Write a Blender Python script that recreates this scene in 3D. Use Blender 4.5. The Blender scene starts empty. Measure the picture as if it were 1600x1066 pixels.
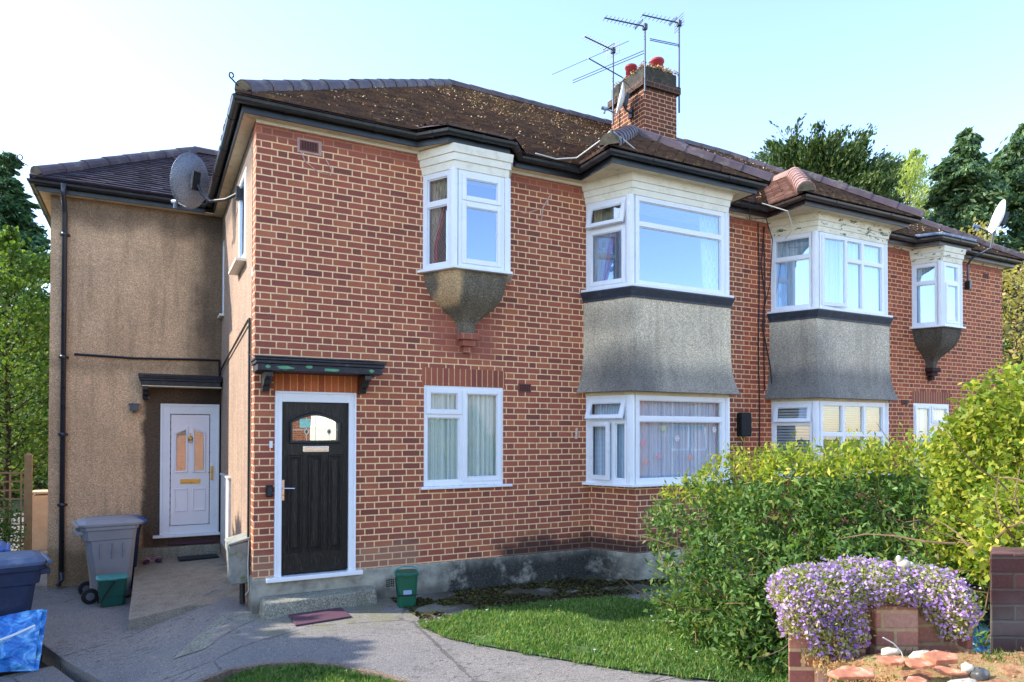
import bpy, math, random
import numpy as np
from mathutils import Vector, Matrix
random.seed(7); RNG=np.random.default_rng(7)
S=bpy.context.scene; COL=S.collection
R=math.radians
# ---------------- camera ----------------
CAM=Vector((-0.9905,-7.8862,1.934)); YAW=1.08972; PIT=0.013357; ROL=0.00163
F_PX=1084.09
fw=Vector((math.cos(YAW)*math.cos(PIT),math.sin(YAW)*math.cos(PIT),math.sin(PIT)))
rt=Vector((math.sin(YAW),-math.cos(YAW),0)); up=rt.cross(fw)
r2=rt*math.cos(ROL)+up*math.sin(ROL); u2=up*math.cos(ROL)-rt*math.sin(ROL)
cd=bpy.data.cameras.new('camera'); cam=bpy.data.objects.new('camera',cd); COL.objects.link(cam)
cam.matrix_world=Matrix(((r2.x,u2.x,-fw.x,CAM.x),(r2.y,u2.y,-fw.y,CAM.y),(r2.z,u2.z,-fw.z,CAM.z),(0,0,0,1)))
cd.sensor_width=36; cd.lens=36*F_PX/1600; cd.shift_y=(661.77-533)/1600; cd.clip_end=2000; cd.clip_start=.05
S.camera=cam
# ---------------- world, sun, exposure ----------------
SUN_EL=R(36); SUN_AZ=R(-62)          # clockwise from +Y: left of and behind the house
sd=Vector((math.sin(SUN_AZ)*math.cos(SUN_EL),math.cos(SUN_AZ)*math.cos(SUN_EL),math.sin(SUN_EL)))
w=bpy.data.worlds.new('World'); S.world=w; w.use_nodes=True
nt=w.node_tree; nt.nodes.clear()
sky=nt.nodes.new('ShaderNodeTexSky'); sky.sky_type='NISHITA'; sky.sun_disc=False
sky.sun_elevation=SUN_EL; sky.sun_rotation=SUN_AZ; sky.air_density=1.0; sky.dust_density=0.35; sky.ozone_density=4.0
bg=nt.nodes.new('ShaderNodeBackground'); bg.inputs[1].default_value=.15
wo=nt.nodes.new('ShaderNodeOutputWorld'); tn=nt.nodes.new('ShaderNodeMix'); tn.data_type='RGBA'; tn.blend_type='MULTIPLY'; tn.inputs[0].default_value=1; tn.inputs[7].default_value=(1.12,.985,.92,1); nt.links.new(sky.outputs[0],tn.inputs[6]); nt.links.new(tn.outputs[2],bg.inputs[0]); nt.links.new(bg.outputs[0],wo.inputs[0])
sl=bpy.data.lights.new('sun','SUN'); sl.energy=2.0; sl.angle=R(.5); sl.color=(1,.93,.82)
so=bpy.data.objects.new('sun',sl); COL.objects.link(so); so.rotation_euler=sd.to_track_quat('Z','Y').to_euler(); so.location=(-20,10,20)
S.view_settings.view_transform='Standard'; S.view_settings.look='None'; S.view_settings.gamma=1
S.view_settings.exposure=2.08
S.render.engine='CYCLES'
# ---------------- node helpers ----------------
def hexc(h):
    h=h.lstrip('#'); o=[]
    for i in (0,2,4):
        c=int(h[i:i+2],16)/255; o.append(c/12.92 if c<=.04045 else ((c+.055)/1.055)**2.4)
    return tuple(o)+(1,)
class G:
    def __init__(s,name):
        s.m=bpy.data.materials.new(name); s.m.use_nodes=True; s.t=s.m.node_tree; s.t.nodes.clear()
        s.out=s.t.nodes.new('ShaderNodeOutputMaterial')
    def n(s,ty,**k):
        x=s.t.nodes.new(ty)
        for a,b in k.items(): setattr(x,a,b)
        return x
    def put(s,sock,v):
        if hasattr(v,'is_linked') or isinstance(v,bpy.types.NodeSocket): s.t.links.new(v,sock)
        elif v is not None: sock.default_value=v
    def ma(s,op,a,b=None,c=None,clamp=False):
        x=s.n('ShaderNodeMath',operation=op,use_clamp=clamp); s.put(x.inputs[0],a)
        if b is not None: s.put(x.inputs[1],b)
        if c is not None: s.put(x.inputs[2],c)
        return x.outputs[0]
    def mix(s,f,a,b,mode='MIX'):
        x=s.n('ShaderNodeMix',data_type='RGBA',blend_type=mode); s.put(x.inputs[0],f); s.put(x.inputs[6],a); s.put(x.inputs[7],b); return x.outputs[2]
    def ramp(s,f,stops,interp='LINEAR'):
        x=s.n('ShaderNodeValToRGB'); x.color_ramp.interpolation=interp; e=x.color_ramp.elements
        while len(e)<len(stops): e.new(.5)
        for i,(p,c) in enumerate(stops): e[i].position=p; e[i].color=c
        s.put(x.inputs[0],f); return x.outputs[0]
    def sstep(s,v,a,b):
        x=s.n('ShaderNodeMapRange',interpolation_type='SMOOTHSTEP'); s.put(x.inputs[0],v); x.inputs[1].default_value=a; x.inputs[2].default_value=b; return x.outputs[0]
    def noise(s,vec,scale,detail=2,rough=.5,dist=0,out=0):
        x=s.n('ShaderNodeTexNoise'); s.put(x.inputs['Vector'],vec); x.inputs['Scale'].default_value=scale; x.inputs['Detail'].default_value=detail; x.inputs['Roughness'].default_value=rough; x.inputs['Distortion'].default_value=dist
        return x.outputs[out]
    def vor(s,vec,scale,feature='F1',out=0):
        x=s.n('ShaderNodeTexVoronoi',feature=feature); s.put(x.inputs['Vector'],vec); x.inputs['Scale'].default_value=scale; return x.outputs[out]
    def pos(s): return s.n('ShaderNodeNewGeometry').outputs['Position']
    def obj(s): return s.n('ShaderNodeTexCoord').outputs['Object']
    def rnd(s): return s.n('ShaderNodeNewGeometry').outputs['Random Per Island']
    def xyz(s,v):
        x=s.n('ShaderNodeSeparateXYZ'); s.put(x.inputs[0],v); return x.outputs
    def comb(s,a,b,c=0.0):
        x=s.n('ShaderNodeCombineXYZ'); s.put(x.inputs[0],a); s.put(x.inputs[1],b); s.put(x.inputs[2],c); return x.outputs[0]
    def scalev(s,v,k):
        x=s.n('ShaderNodeVectorMath',operation='MULTIPLY'); s.put(x.inputs[0],v); x.inputs[1].default_value=k; return x.outputs[0]
    def fin(s,col,rough=.8,bump=None,bstr=.3,bdist=.01,metal=0,spec=.5,extra=None):
        p=s.n('ShaderNodeBsdfPrincipled'); s.put(p.inputs['Base Color'],col); s.put(p.inputs['Roughness'],rough); p.inputs['Metallic'].default_value=metal
        p.inputs['Specular IOR Level'].default_value=spec
        if bump is not None:
            b=s.n('ShaderNodeBump'); b.inputs['Strength'].default_value=bstr; b.inputs['Distance'].default_value=bdist; s.put(b.inputs['Height'],bump); s.t.links.new(b.outputs[0],p.inputs['Normal'])
        if extra: extra(s,p)
        s.t.links.new(p.outputs[0],s.out.inputs[0]); return s.m
    # mask of a soft noisy box in world x,z
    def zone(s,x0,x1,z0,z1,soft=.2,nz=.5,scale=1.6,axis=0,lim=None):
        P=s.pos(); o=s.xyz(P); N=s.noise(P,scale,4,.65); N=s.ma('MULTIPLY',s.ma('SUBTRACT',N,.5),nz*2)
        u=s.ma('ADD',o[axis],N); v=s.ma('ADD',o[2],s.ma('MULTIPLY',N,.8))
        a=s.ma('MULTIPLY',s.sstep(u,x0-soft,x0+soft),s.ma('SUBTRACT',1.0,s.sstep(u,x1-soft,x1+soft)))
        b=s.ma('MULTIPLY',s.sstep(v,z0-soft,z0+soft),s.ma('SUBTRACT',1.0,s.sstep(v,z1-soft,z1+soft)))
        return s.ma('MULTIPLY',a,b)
def mk_brick(name,bricks,mortar,P=.332,H=.075,joint=.0055,soldier=False,zones=(),fade=None,vrough=.85):
    g=G(name); uv=g.xyz(g.n('ShaderNodeUVMap').outputs[0]); u,v=uv[0],uv[1]
    wob=g.noise(g.pos(),9,2); wob=g.ma('MULTIPLY',g.ma('SUBTRACT',wob,.5),.006)
    v=g.ma('ADD',v,wob); u=g.ma('ADD',u,wob)
    if soldier:
        a=g.ma('DIVIDE',u,H); col=g.ma('FLOOR',a); fr=g.ma('FRACT',a)
        du=g.ma('MULTIPLY',g.ma('MINIMUM',fr,g.ma('SUBTRACT',1.0,fr)),H)
        m=g.ma('SUBTRACT',1.0,g.sstep(du,joint*.7,joint*1.25)); bid=g.comb(col,3.3)
    else:
        r=g.ma('DIVIDE',v,H); row=g.ma('FLOOR',r); fz=g.ma('FRACT',r)
        dz=g.ma('MULTIPLY',g.ma('MINIMUM',fz,g.ma('SUBTRACT',1.0,fz)),H)
        x=g.ma('ADD',g.ma('DIVIDE',u,P),g.ma('MULTIPLY',g.ma('MODULO',g.ma('ADD',row,400),2.0),.5))
        jr=g.n('ShaderNodeTexWhiteNoise',noise_dimensions='1D'); g.put(jr.inputs['W'],row)
        x=g.ma('ADD',x,g.ma('MULTIPLY',g.ma('SUBTRACT',jr.outputs[0],.5),.03))
        cx=g.ma('FLOOR',x); fx=g.ma('FRACT',x)
        d=g.ma('MINIMUM',g.ma('MINIMUM',fx,g.ma('SUBTRACT',1.0,fx)),g.ma('ABSOLUTE',g.ma('SUBTRACT',fx,.6667)))
        dd=g.ma('MINIMUM',g.ma('MULTIPLY',d,P),dz)
        m=g.ma('SUBTRACT',1.0,g.sstep(dd,joint*.6,joint*1.3))
        bid=g.comb(g.ma('ADD',cx,g.ma('MULTIPLY',g.ma('GREATER_THAN',fx,.6667),.37)),row)
    wn=g.n('ShaderNodeTexWhiteNoise',noise_dimensions='3D'); g.put(wn.inputs[0],bid)
    n=len(bricks); bc=g.ramp(wn.outputs[0],[(i/(n-1),hexc(c)) for i,c in enumerate(bricks)])
    N=g.noise(g.pos(),70,3,.7); bc=g.mix(.55,bc,g.ramp(N,[(.25,(.62,.58,.58,1)),(.55,(1.0,1.0,1.0,1)),(.8,(1.5,1.4,1.35,1))]),'MULTIPLY')
    big=g.noise(g.pos(),1.1,5,.65); bc=g.mix(1.0,bc,g.ramp(big,[(.3,(.84,.82,.82,1)),(.7,(1.2,1.15,1.1,1))]),'MULTIPLY')
    mc=g.mix(.6,hexc(mortar),g.ramp(g.noise(g.pos(),40,3,.7),[(.3,(.6,.58,.56,1)),(.7,(1.15,1.12,1.1,1))]),'MULTIPLY')
    m=g.ma('MULTIPLY',m,g.ramp(g.noise(g.pos(),5,4,.7),[(.3,(.7,.7,.7,1)),(.45,(1,1,1,1))])); mm=m
    if fade: # washed over joints
        k=None
        for z in fade:
            q=g.zone(*z); k=q if k is None else g.ma('MAXIMUM',k,q)
        k=g.ma('MULTIPLY',k,.8); mm=g.ma('MULTIPLY',m,g.ma('SUBTRACT',1.0,k)); bc=g.mix(g.ma('MULTIPLY',k,.55),bc,hexc('#9a5a4a'))
    c=g.mix(mm,bc,mc)
    for z,colr,amt in zones:
        q=g.zone(*z); c=g.mix(g.ma('MULTIPLY',q,amt),c,hexc(colr))
    # small white splashes
    sp=g.vor(g.pos(),2.3); c=g.mix(g.ma('MULTIPLY',g.ma('LESS_THAN',sp,.018),.7),c,hexc('#e8dccb'))
    hgt=g.ma('ADD',g.ma('MULTIPLY',g.ma('SUBTRACT',1.0,m),1.0),g.ma('MULTIPLY',N,.35))
    return g.fin(c,vrough,hgt,.55,.006)
def mk_dash(name,c1,c2,c3,zones=(),scale=74):
    g=G(name); P=g.pos(); N=g.noise(P,scale,3,.75); V=g.vor(P,scale*1.1,out=1)
    c=g.ramp(N,[(.28,hexc(c1)),(.5,hexc(c2)),(.68,hexc(c3))])
    vx=g.xyz(V)[0]; c=g.mix(.5,c,g.ramp(vx,[(0,(.55,.53,.52,1)),(.55,(1,1,1,1)),(1,(1.5,1.48,1.45,1))]),'MULTIPLY')
    c=g.mix(1.0,c,g.ramp(g.noise(P,.9,6,.7),[(.3,(.82,.81,.80,1)),(.7,(1.14,1.12,1.08,1))]),'MULTIPLY')
    c=g.mix(.7,c,g.ramp(g.noise(g.scalev(P,(7,7,.7)),1,4,.6),[(.36,(.76,.74,.72,1)),(.5,(1,1,1,1)),(.68,(1.08,1.07,1.05,1))]),'MULTIPLY')
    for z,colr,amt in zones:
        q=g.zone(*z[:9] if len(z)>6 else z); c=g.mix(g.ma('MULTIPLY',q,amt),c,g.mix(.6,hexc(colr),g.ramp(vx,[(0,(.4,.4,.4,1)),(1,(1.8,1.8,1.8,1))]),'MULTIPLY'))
    return g.fin(c,.95,g.ma('ADD',N,g.ma('MULTIPLY',vx,.5)),.8,.008)
def mk_plain(name,col,rough=.5,var=.12,scale=6,metal=0,bump=0,bs=60,spec=.5,dirt=None,damt=.5):
    g=G(name); P=g.obj(); c=g.mix(1.0,hexc(col),g.ramp(g.noise(P,scale,4,.6),[(.3,(1-var,)*3+(1,)),(.7,(1+var*.6,)*3+(1,))]),'MULTIPLY')
    if dirt: c=g.mix(g.ma('MULTIPLY',g.sstep(g.noise(P,scale*1.7,5,.7),.5,.72),damt),c,hexc(dirt))
    rr=g.ma('ADD',g.ma('MULTIPLY',g.noise(P,scale*3,3),.2),rough-.1)
    return g.fin(c,rr,g.noise(P,bs,3) if bump else None,bump,.004,metal,spec)
def mk_leaf(name,cols,trans=.35,rough=.5):
    g=G(name); r=g.rnd(); n=len(cols); c=g.ramp(r,[(i/(n-1),hexc(k)) for i,k in enumerate(cols)])
    c=g.mix(1.0,c,g.ramp(g.noise(g.obj(),1.2,3),[(.3,(.7,.75,.7,1)),(.7,(1.2,1.15,1.1,1))]),'MULTIPLY')
    p=g.n('ShaderNodeBsdfPrincipled'); g.put(p.inputs['Base Color'],c); p.inputs['Roughness'].default_value=rough; p.inputs['Specular IOR Level'].default_value=.3
    t=g.n('ShaderNodeBsdfTranslucent'); g.put(t.inputs[0],g.mix(1.0,c,(1.3,1.35,.6,1),'MULTIPLY'))
    m=g.n('ShaderNodeMixShader'); m.inputs[0].default_value=trans; g.t.links.new(p.outputs[0],m.inputs[1]); g.t.links.new(t.outputs[0],m.inputs[2]); g.t.links.new(m.outputs[0],g.out.inputs[0]); return g.m
def mk_glass(name,fac=.3,tint=(.93,.97,.96,1),ior=1.7,gt=(.9,.96,1,1)):
    g=G(name); t=g.n('ShaderNodeBsdfTransparent'); t.inputs[0].default_value=tint
    gl=g.n('ShaderNodeBsdfGlossy'); gl.inputs[1].default_value=.01; gl.inputs[0].default_value=gt
    b=g.n('ShaderNodeBump'); b.inputs[0].default_value=.05; b.inputs[1].default_value=.02; g.put(b.inputs['Height'],g.noise(g.pos(),1.6,1)); g.t.links.new(b.outputs[0],gl.inputs['Normal'])
    fr=g.n('ShaderNodeLayerWeight'); fr.inputs[0].default_value=.5
    f=g.ma('ADD',g.ma('MULTIPLY',g.ma('POWER',fr.outputs[1],4.0),.8),fac,clamp=True)
    m=g.n('ShaderNodeMixShader'); g.put(m.inputs[0],f); g.t.links.new(t.outputs[0],m.inputs[1]); g.t.links.new(gl.outputs[0],m.inputs[2]); g.t.links.new(m.outputs[0],g.out.inputs[0]); return g.m
# ---------------- mesh helpers ----------------
class MB:
    def __init__(s): s.v=[]; s.f=[]; s.mi=[]
    def add(s,vs,fs,m=0):
        o=len(s.v); s.v+= [tuple(a) for a in vs]; s.f+=[tuple(o+i for i in f) for f in fs]; s.mi+=[m]*len(fs); return s
    def box(s,x0,x1,y0,y1,z0,z1,m=0):
        return s.add([(x0,y0,z0),(x1,y0,z0),(x1,y1,z0),(x0,y1,z0),(x0,y0,z1),(x1,y0,z1),(x1,y1,z1),(x0,y1,z1)],[(0,3,2,1),(4,5,6,7),(0,1,5,4),(1,2,6,5),(2,3,7,6),(3,0,4,7)],m)
    def obox(s,P,a,b,c,m=0): # corner + three edge vectors
        P,a,b,c=map(Vector,(P,a,b,c)); 
        vs=[P,P+a,P+a+b,P+b,P+c,P+a+c,P+a+b+c,P+b+c]; fs=[(0,3,2,1),(4,5,6,7),(0,1,5,4),(1,2,6,5),(2,3,7,6),(3,0,4,7)]
        if a.cross(b).dot(c)<0: fs=[f[::-1] for f in fs]
        return s.add(vs,fs,m)
    def ext(s,pts,vec,m=0):
        pts=[Vector(p) for p in pts]; vec=Vector(vec); n=len(pts)
        nrm=Vector((0,0,0))
        for i in range(n): nrm+=pts[i].cross(pts[(i+1)%n])
        if nrm.dot(vec)>0: pts=pts[::-1]
        return s.add(pts+[p+vec for p in pts],[tuple(range(n)),tuple(range(2*n-1,n-1,-1))]+[(i,n+i,n+(i+1)%n,(i+1)%n) for i in range(n)],m)
    def tube(s,pts,r,n=8,m=0,caps=True,flat=False):
        pts=[Vector(p) for p in pts]; rs=r if isinstance(r,(list,tuple)) else [r]*len(pts); vs=[];fs=[]
        pn=None
        for i,p in enumerate(pts):
            d0=(pts[i]-pts[i-1]).normalized() if i>0 else None; d1=(pts[i+1]-pts[i]).normalized() if i<len(pts)-1 else None
            t=(d0+d1).normalized() if d0 and d1 else (d0 or d1)
            sc=1/max(.5,math.sqrt(max(0.0,(1+d0.dot(d1))/2))) if d0 and d1 else 1
            ref=Vector((0,0,1)) if abs(t.z)<.95 else Vector((1,0,0))
            if pn is not None and abs(t.z)>=.5: ref=pn
            a=t.cross(ref).normalized(); b=a.cross(t).normalized(); pn=b
            for k in range(n):
                an=2*math.pi*k/n; cc,ss=math.cos(an),math.sin(an)
                if flat: ss=min(ss,.12)
                vs.append(p+a*cc*rs[i]*sc+b*ss*rs[i])
        for i in range(len(pts)-1):
            for k in range(n): fs.append((i*n+k,(i+1)*n+k,(i+1)*n+(k+1)%n,i*n+(k+1)%n))
        if caps: fs.append(tuple(range(n))); fs.append(tuple((len(pts)-1)*n+k for k in range(n-1,-1,-1)))
        return s.add(vs,fs,m)
    def lathe(s,prof,c,n=20,m=0,sx=1,sy=1):
        vs=[];fs=[]; c=Vector(c)
        for r,z in prof:
            for k in range(n): an=2*math.pi*k/n; vs.append(c+Vector((r*sx*math.cos(an),r*sy*math.sin(an),z)))
        for i in range(len(prof)-1):
            for k in range(n): fs.append((i*n+k,i*n+(k+1)%n,(i+1)*n+(k+1)%n,(i+1)*n+k))
        fs.append(tuple(range(n-1,-1,-1))); fs.append(tuple((len(prof)-1)*n+k for k in range(n)))
        return s.add(vs,fs,m)
    def loft(s,secs,m=0,caps=True):  # sections of equal length open paths (closed by wall side)
        n=len(secs[0]); vs=[p for q in secs for p in q]; fs=[]
        for i in range(len(secs)-1):
            for k in range(n-1): fs.append((i*n+k,i*n+k+1,(i+1)*n+k+1,(i+1)*n+k))
        if caps: fs.append(tuple(range(n-1,-1,-1))); L=(len(secs)-1)*n; fs.append(tuple(L+k for k in range(n)))
        return s.add(vs,fs,m)
    def build(s,name,mats,parent=None,base=None,bevel=0,smooth=False,label=None,uv=True,M=None):
        b=Vector(base) if base is not None else Vector((0,0,0))
        if parent is not None and base is None:
            q=parent
            while q.parent: q=q.parent
            b=q.location.copy()
        me=bpy.data.meshes.new(name)
        vs=s.v if M is None else [tuple(M@Vector(p)) for p in s.v]
        me.from_pydata([(p[0]-b.x,p[1]-b.y,p[2]-b.z) for p in vs],[],s.f); 
        mats=mats if isinstance(mats,(list,tuple)) else [mats]
        for m in mats: me.materials.append(m)
        me.polygons.foreach_set('material_index',s.mi)
        if smooth: me.polygons.foreach_set('use_smooth',[True]*len(s.f))
        if uv:
            ul=me.uv_layers.new(name='UVMap'); data=np.zeros(len(me.loops)*2)
            for p in me.polygons:
                n=p.normal
                if abs(n.z)>.85: t=Vector((1,0,0)); q=Vector((0,1,0))
                else: t=Vector((0,0,1)).cross(n).normalized(); q=n.cross(t)
                for li in p.loop_indices:
                    c=me.vertices[me.loops[li].vertex_index].co+b; data[2*li]=c.dot(t); data[2*li+1]=c.dot(q)
            ul.data.foreach_set('uv',data)
        o=bpy.data.objects.new(name,me); COL.objects.link(o)
        if parent is None and base is not None: o.location=b
        if parent is not None: o.parent=parent
        if bevel:
            md=o.modifiers.new('b','BEVEL'); md.width=bevel; md.segments=2; md.limit_method='ANGLE'; md.angle_limit=R(40)
        if label: o['label']=label
        return o
def tag(o,label,cat,group=None,kind=None):
    if label: o['label']=label
    if cat: o['category']=cat
    if group: o['group']=group
    if kind: o['kind']=kind
    return o
def empty(name,loc,label,cat,group=None,rz=0):
    o=bpy.data.objects.new(name,None); COL.objects.link(o); o.location=loc; o.rotation_euler=(0,0,rz); o.empty_display_size=.1
    return tag(o,label,cat,group)
def offs(path,d,wall=None):
    """offset polyline outward (right of travel) by d; wall=y: ends run to that wall line"""
    segs=[]
    for a,b in zip(path[:-1],path[1:]):
        t=Vector((b[0]-a[0],b[1]-a[1])).normalized(); n=Vector((t.y,-t.x)); segs.append((Vector(a[:2])+n*d,t))
    out=[]
    def hit(s1,s2):
        p,t=s1;q,u=s2; den=t.x*u.y-t.y*u.x; k=((q.x-p.x)*u.y-(q.y-p.y)*u.x)/den; return p+t*k
    if wall is not None: out.append(hit(segs[0],(Vector((0,wall)),Vector((1,0)))))
    else: out.append(segs[0][0])
    for i in range(len(segs)-1):
        if abs(segs[i][1].x*segs[i+1][1].y-segs[i][1].y*segs[i+1][1].x)<1e-6: out.append(segs[i+1][0])
        else: out.append(hit(segs[i],segs[i+1]))
    e=path[-1]; t=segs[-1][1]; n=Vector((t.y,-t.x))
    if wall is not None: out.append(hit(segs[-1],(Vector((0,wall)),Vector((1,0)))))
    else: out.append(Vector(e[:2])+n*d)
    return [(p.x,p.y) for p in out]
def z3(path,z): return [(p[0],p[1],z) for p in path]
def wall(mb,O,t,u0,u1,v0,v1,holes,m=0,reveal=.1,rm=0):
    """vertical panel at O along unit t (outward = right of travel), with rectangular holes and reveals"""
    O=Vector(O); t=Vector((t[0],t[1],0)); n=Vector((t.y,-t.x,0))
    us=sorted({u0,u1,*[h[0] for h in holes],*[h[1] for h in holes]}); vs=sorted({v0,v1,*[h[2] for h in holes],*[h[3] for h in holes]})
    us=[u for u in us if u0<=u<=u1]; vs=[v for v in vs if v0<=v<=v1]
    P=lambda u,v,w=0: O+t*u+Vector((0,0,v))+n*w
    for a,b in zip(us[:-1],us[1:]):
        for c,d in zip(vs[:-1],vs[1:]):
            mu,mv=(a+b)/2,(c+d)/2
            if any(h[0]<mu<h[1] and h[2]<mv<h[3] for h in holes): continue
            mb.add([P(a,c),P(b,c),P(b,d),P(a,d)],[(0,1,2,3)],m)
    for a,b,c,d in holes:
        q=[P(a,c),P(b,c),P(b,d),P(a,d)]; k=[P(a,c,-reveal),P(b,c,-reveal),P(b,d,-reveal),P(a,d,-reveal)]
        mb.add(q+k,[(0,4,5,1),(1,5,6,2),(2,6,7,3),(3,7,4,0)],rm)
def leafmesh(name,C,size,mat,parent=None,base=None,aspect=.45,up=.3,szvar=.35,dirs=None,fold=True,nrm=None):
    """C: (N,3) leaf centres; one small kite per leaf"""
    C=np.asarray(C,float); N=len(C); 
    d=RNG.normal(size=(N,3)) if dirs is None else np.asarray(dirs)+RNG.normal(size=(N,3))*.45
    d/=np.linalg.norm(d,axis=1)[:,None]
    q=RNG.normal(size=(N,3)); q[:,2]+=up*3
    if nrm is not None: q=q*.7+nrm
    s_=np.cross(d,q); s_/=np.linalg.norm(s_,axis=1)[:,None]+1e-9
    nn=np.cross(s_,d)
    sz=size*(1+szvar*(RNG.random(N)*2-1))[:,None]
    a=C-d*sz*.5; b=C+s_*sz*aspect*.5+nn*sz*.06; c=C+d*sz*.5; e=C-s_*sz*aspect*.5+nn*sz*.06
    V=np.stack([a,b,c,e],1).reshape(-1,3)
    bs=np.array(base if base is not None else (0,0,0),float)
    if parent is not None and base is None:
        p=parent
        while p.parent: p=p.parent
        bs=np.array(p.location)
        if abs(p.rotation_euler.z)>1e-6: raise ValueError
    V=V-bs
    me=bpy.data.meshes.new(name); me.vertices.add(4*N); me.vertices.foreach_set('co',V.ravel())
    me.loops.add(4*N); me.loops.foreach_set('vertex_index',np.arange(4*N)); me.polygons.add(N)
    me.polygons.foreach_set('loop_start',np.arange(0,4*N,4)); me.polygons.foreach_set('loop_total',np.full(N,4))
    me.materials.append(mat); me.update(calc_edges=True); me.validate()
    o=bpy.data.objects.new(name,me); COL.objects.link(o)
    if parent is not None: o.parent=parent
    elif base is not None: o.location=base
    return o
def cyl(mb,p0,p1,r,n=8,m=0): return mb.tube([p0,p1],r,n,m)
# ---------------- materials ----------------
BR=['#8c4c3f','#9a5443','#a65d47','#914e40','#b06749','#9a5443','#7c463c','#a15a46','#925041','#b46c4d']
BRB=['#8e4534','#a4523a','#b46040','#964a36','#a8563e','#7e4034','#ba6844']
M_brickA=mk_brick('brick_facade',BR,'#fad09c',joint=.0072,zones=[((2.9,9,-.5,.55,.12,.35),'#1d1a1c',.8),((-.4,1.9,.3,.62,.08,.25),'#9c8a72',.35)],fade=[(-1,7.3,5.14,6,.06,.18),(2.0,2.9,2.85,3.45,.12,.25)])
M_brickB=mk_brick('brick_neighbour',BRB,'#f8c08a',joint=.0072,zones=[],fade=[(7,14.5,5.16,6,.06,.16)])
M_sold=mk_brick('brick_soldier',['#8e4c3e','#9a5642','#84463a','#a25c44'],'#e2b07e',soldier=True)
M_soldO=mk_brick('brick_soldier_orange',['#b86038','#cc7844','#a85838','#c86e44'],'#eaa870',soldier=True)
M_chim=mk_brick('brick_chimney',['#4c2a26','#643329','#5a2e28','#6e3a2c'],'#d8b07e',zones=[((5,9,8.12,9,.05,.1),'#2a2622',.75)])
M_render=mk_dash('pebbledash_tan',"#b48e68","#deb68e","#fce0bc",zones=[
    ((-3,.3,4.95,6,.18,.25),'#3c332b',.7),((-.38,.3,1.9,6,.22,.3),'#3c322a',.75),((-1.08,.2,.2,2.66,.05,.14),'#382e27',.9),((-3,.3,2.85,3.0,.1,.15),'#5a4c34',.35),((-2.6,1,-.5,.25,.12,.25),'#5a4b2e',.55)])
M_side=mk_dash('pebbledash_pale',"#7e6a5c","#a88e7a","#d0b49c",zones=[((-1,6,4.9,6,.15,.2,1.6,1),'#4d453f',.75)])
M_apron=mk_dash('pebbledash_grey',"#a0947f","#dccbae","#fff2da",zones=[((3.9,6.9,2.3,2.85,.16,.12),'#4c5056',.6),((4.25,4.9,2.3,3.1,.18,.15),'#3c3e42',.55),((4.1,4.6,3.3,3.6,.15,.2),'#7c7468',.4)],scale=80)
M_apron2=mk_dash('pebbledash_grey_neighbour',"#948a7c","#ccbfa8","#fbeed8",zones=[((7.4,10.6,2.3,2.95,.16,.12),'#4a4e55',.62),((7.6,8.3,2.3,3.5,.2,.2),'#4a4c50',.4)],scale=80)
M_corb=mk_dash('pebbledash_soot',"#3c3832","#6c6456","#a09480",zones=[((2.03,2.25,3.45,3.95,.04,.1),'#c9a77a',.8)],scale=85)
M_corb2=mk_dash('pebbledash_soot_neighbour',"#302c28","#585046","#857a6a",scale=85)
def mk_plinth():
    g=G('concrete_plinth'); P=g.pos(); c=g.ramp(g.noise(P,5,5,.65),[(.3,hexc('#77756c')),(.5,hexc('#a09c8e')),(.7,hexc('#bdb7a4'))])
    o=g.xyz(P); nb=g.noise(P,3.2,5,.7)
    q=g.ma('MULTIPLY',g.zone(2.2,4.55,-.2,.34,.14,.35),g.sstep(nb,.3,.5)); c=g.mix(g.ma('MULTIPLY',q,.93),c,hexc('#15161a'))
    q2=g.zone(-.5,2.2,-.2,.1,.06,.2); c=g.mix(g.ma('MULTIPLY',q2,.6),c,hexc('#4a463c'))
    q3=g.sstep(g.vor(P,38),.5,.2); c=g.mix(g.ma('MULTIPLY',g.ma('MULTIPLY',q3,q),.5),c,hexc('#5e5c4a'))
    return g.fin(c,.9,g.noise(P,60,4,.7),.5,.006)
M_plinth=mk_plinth()
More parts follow.
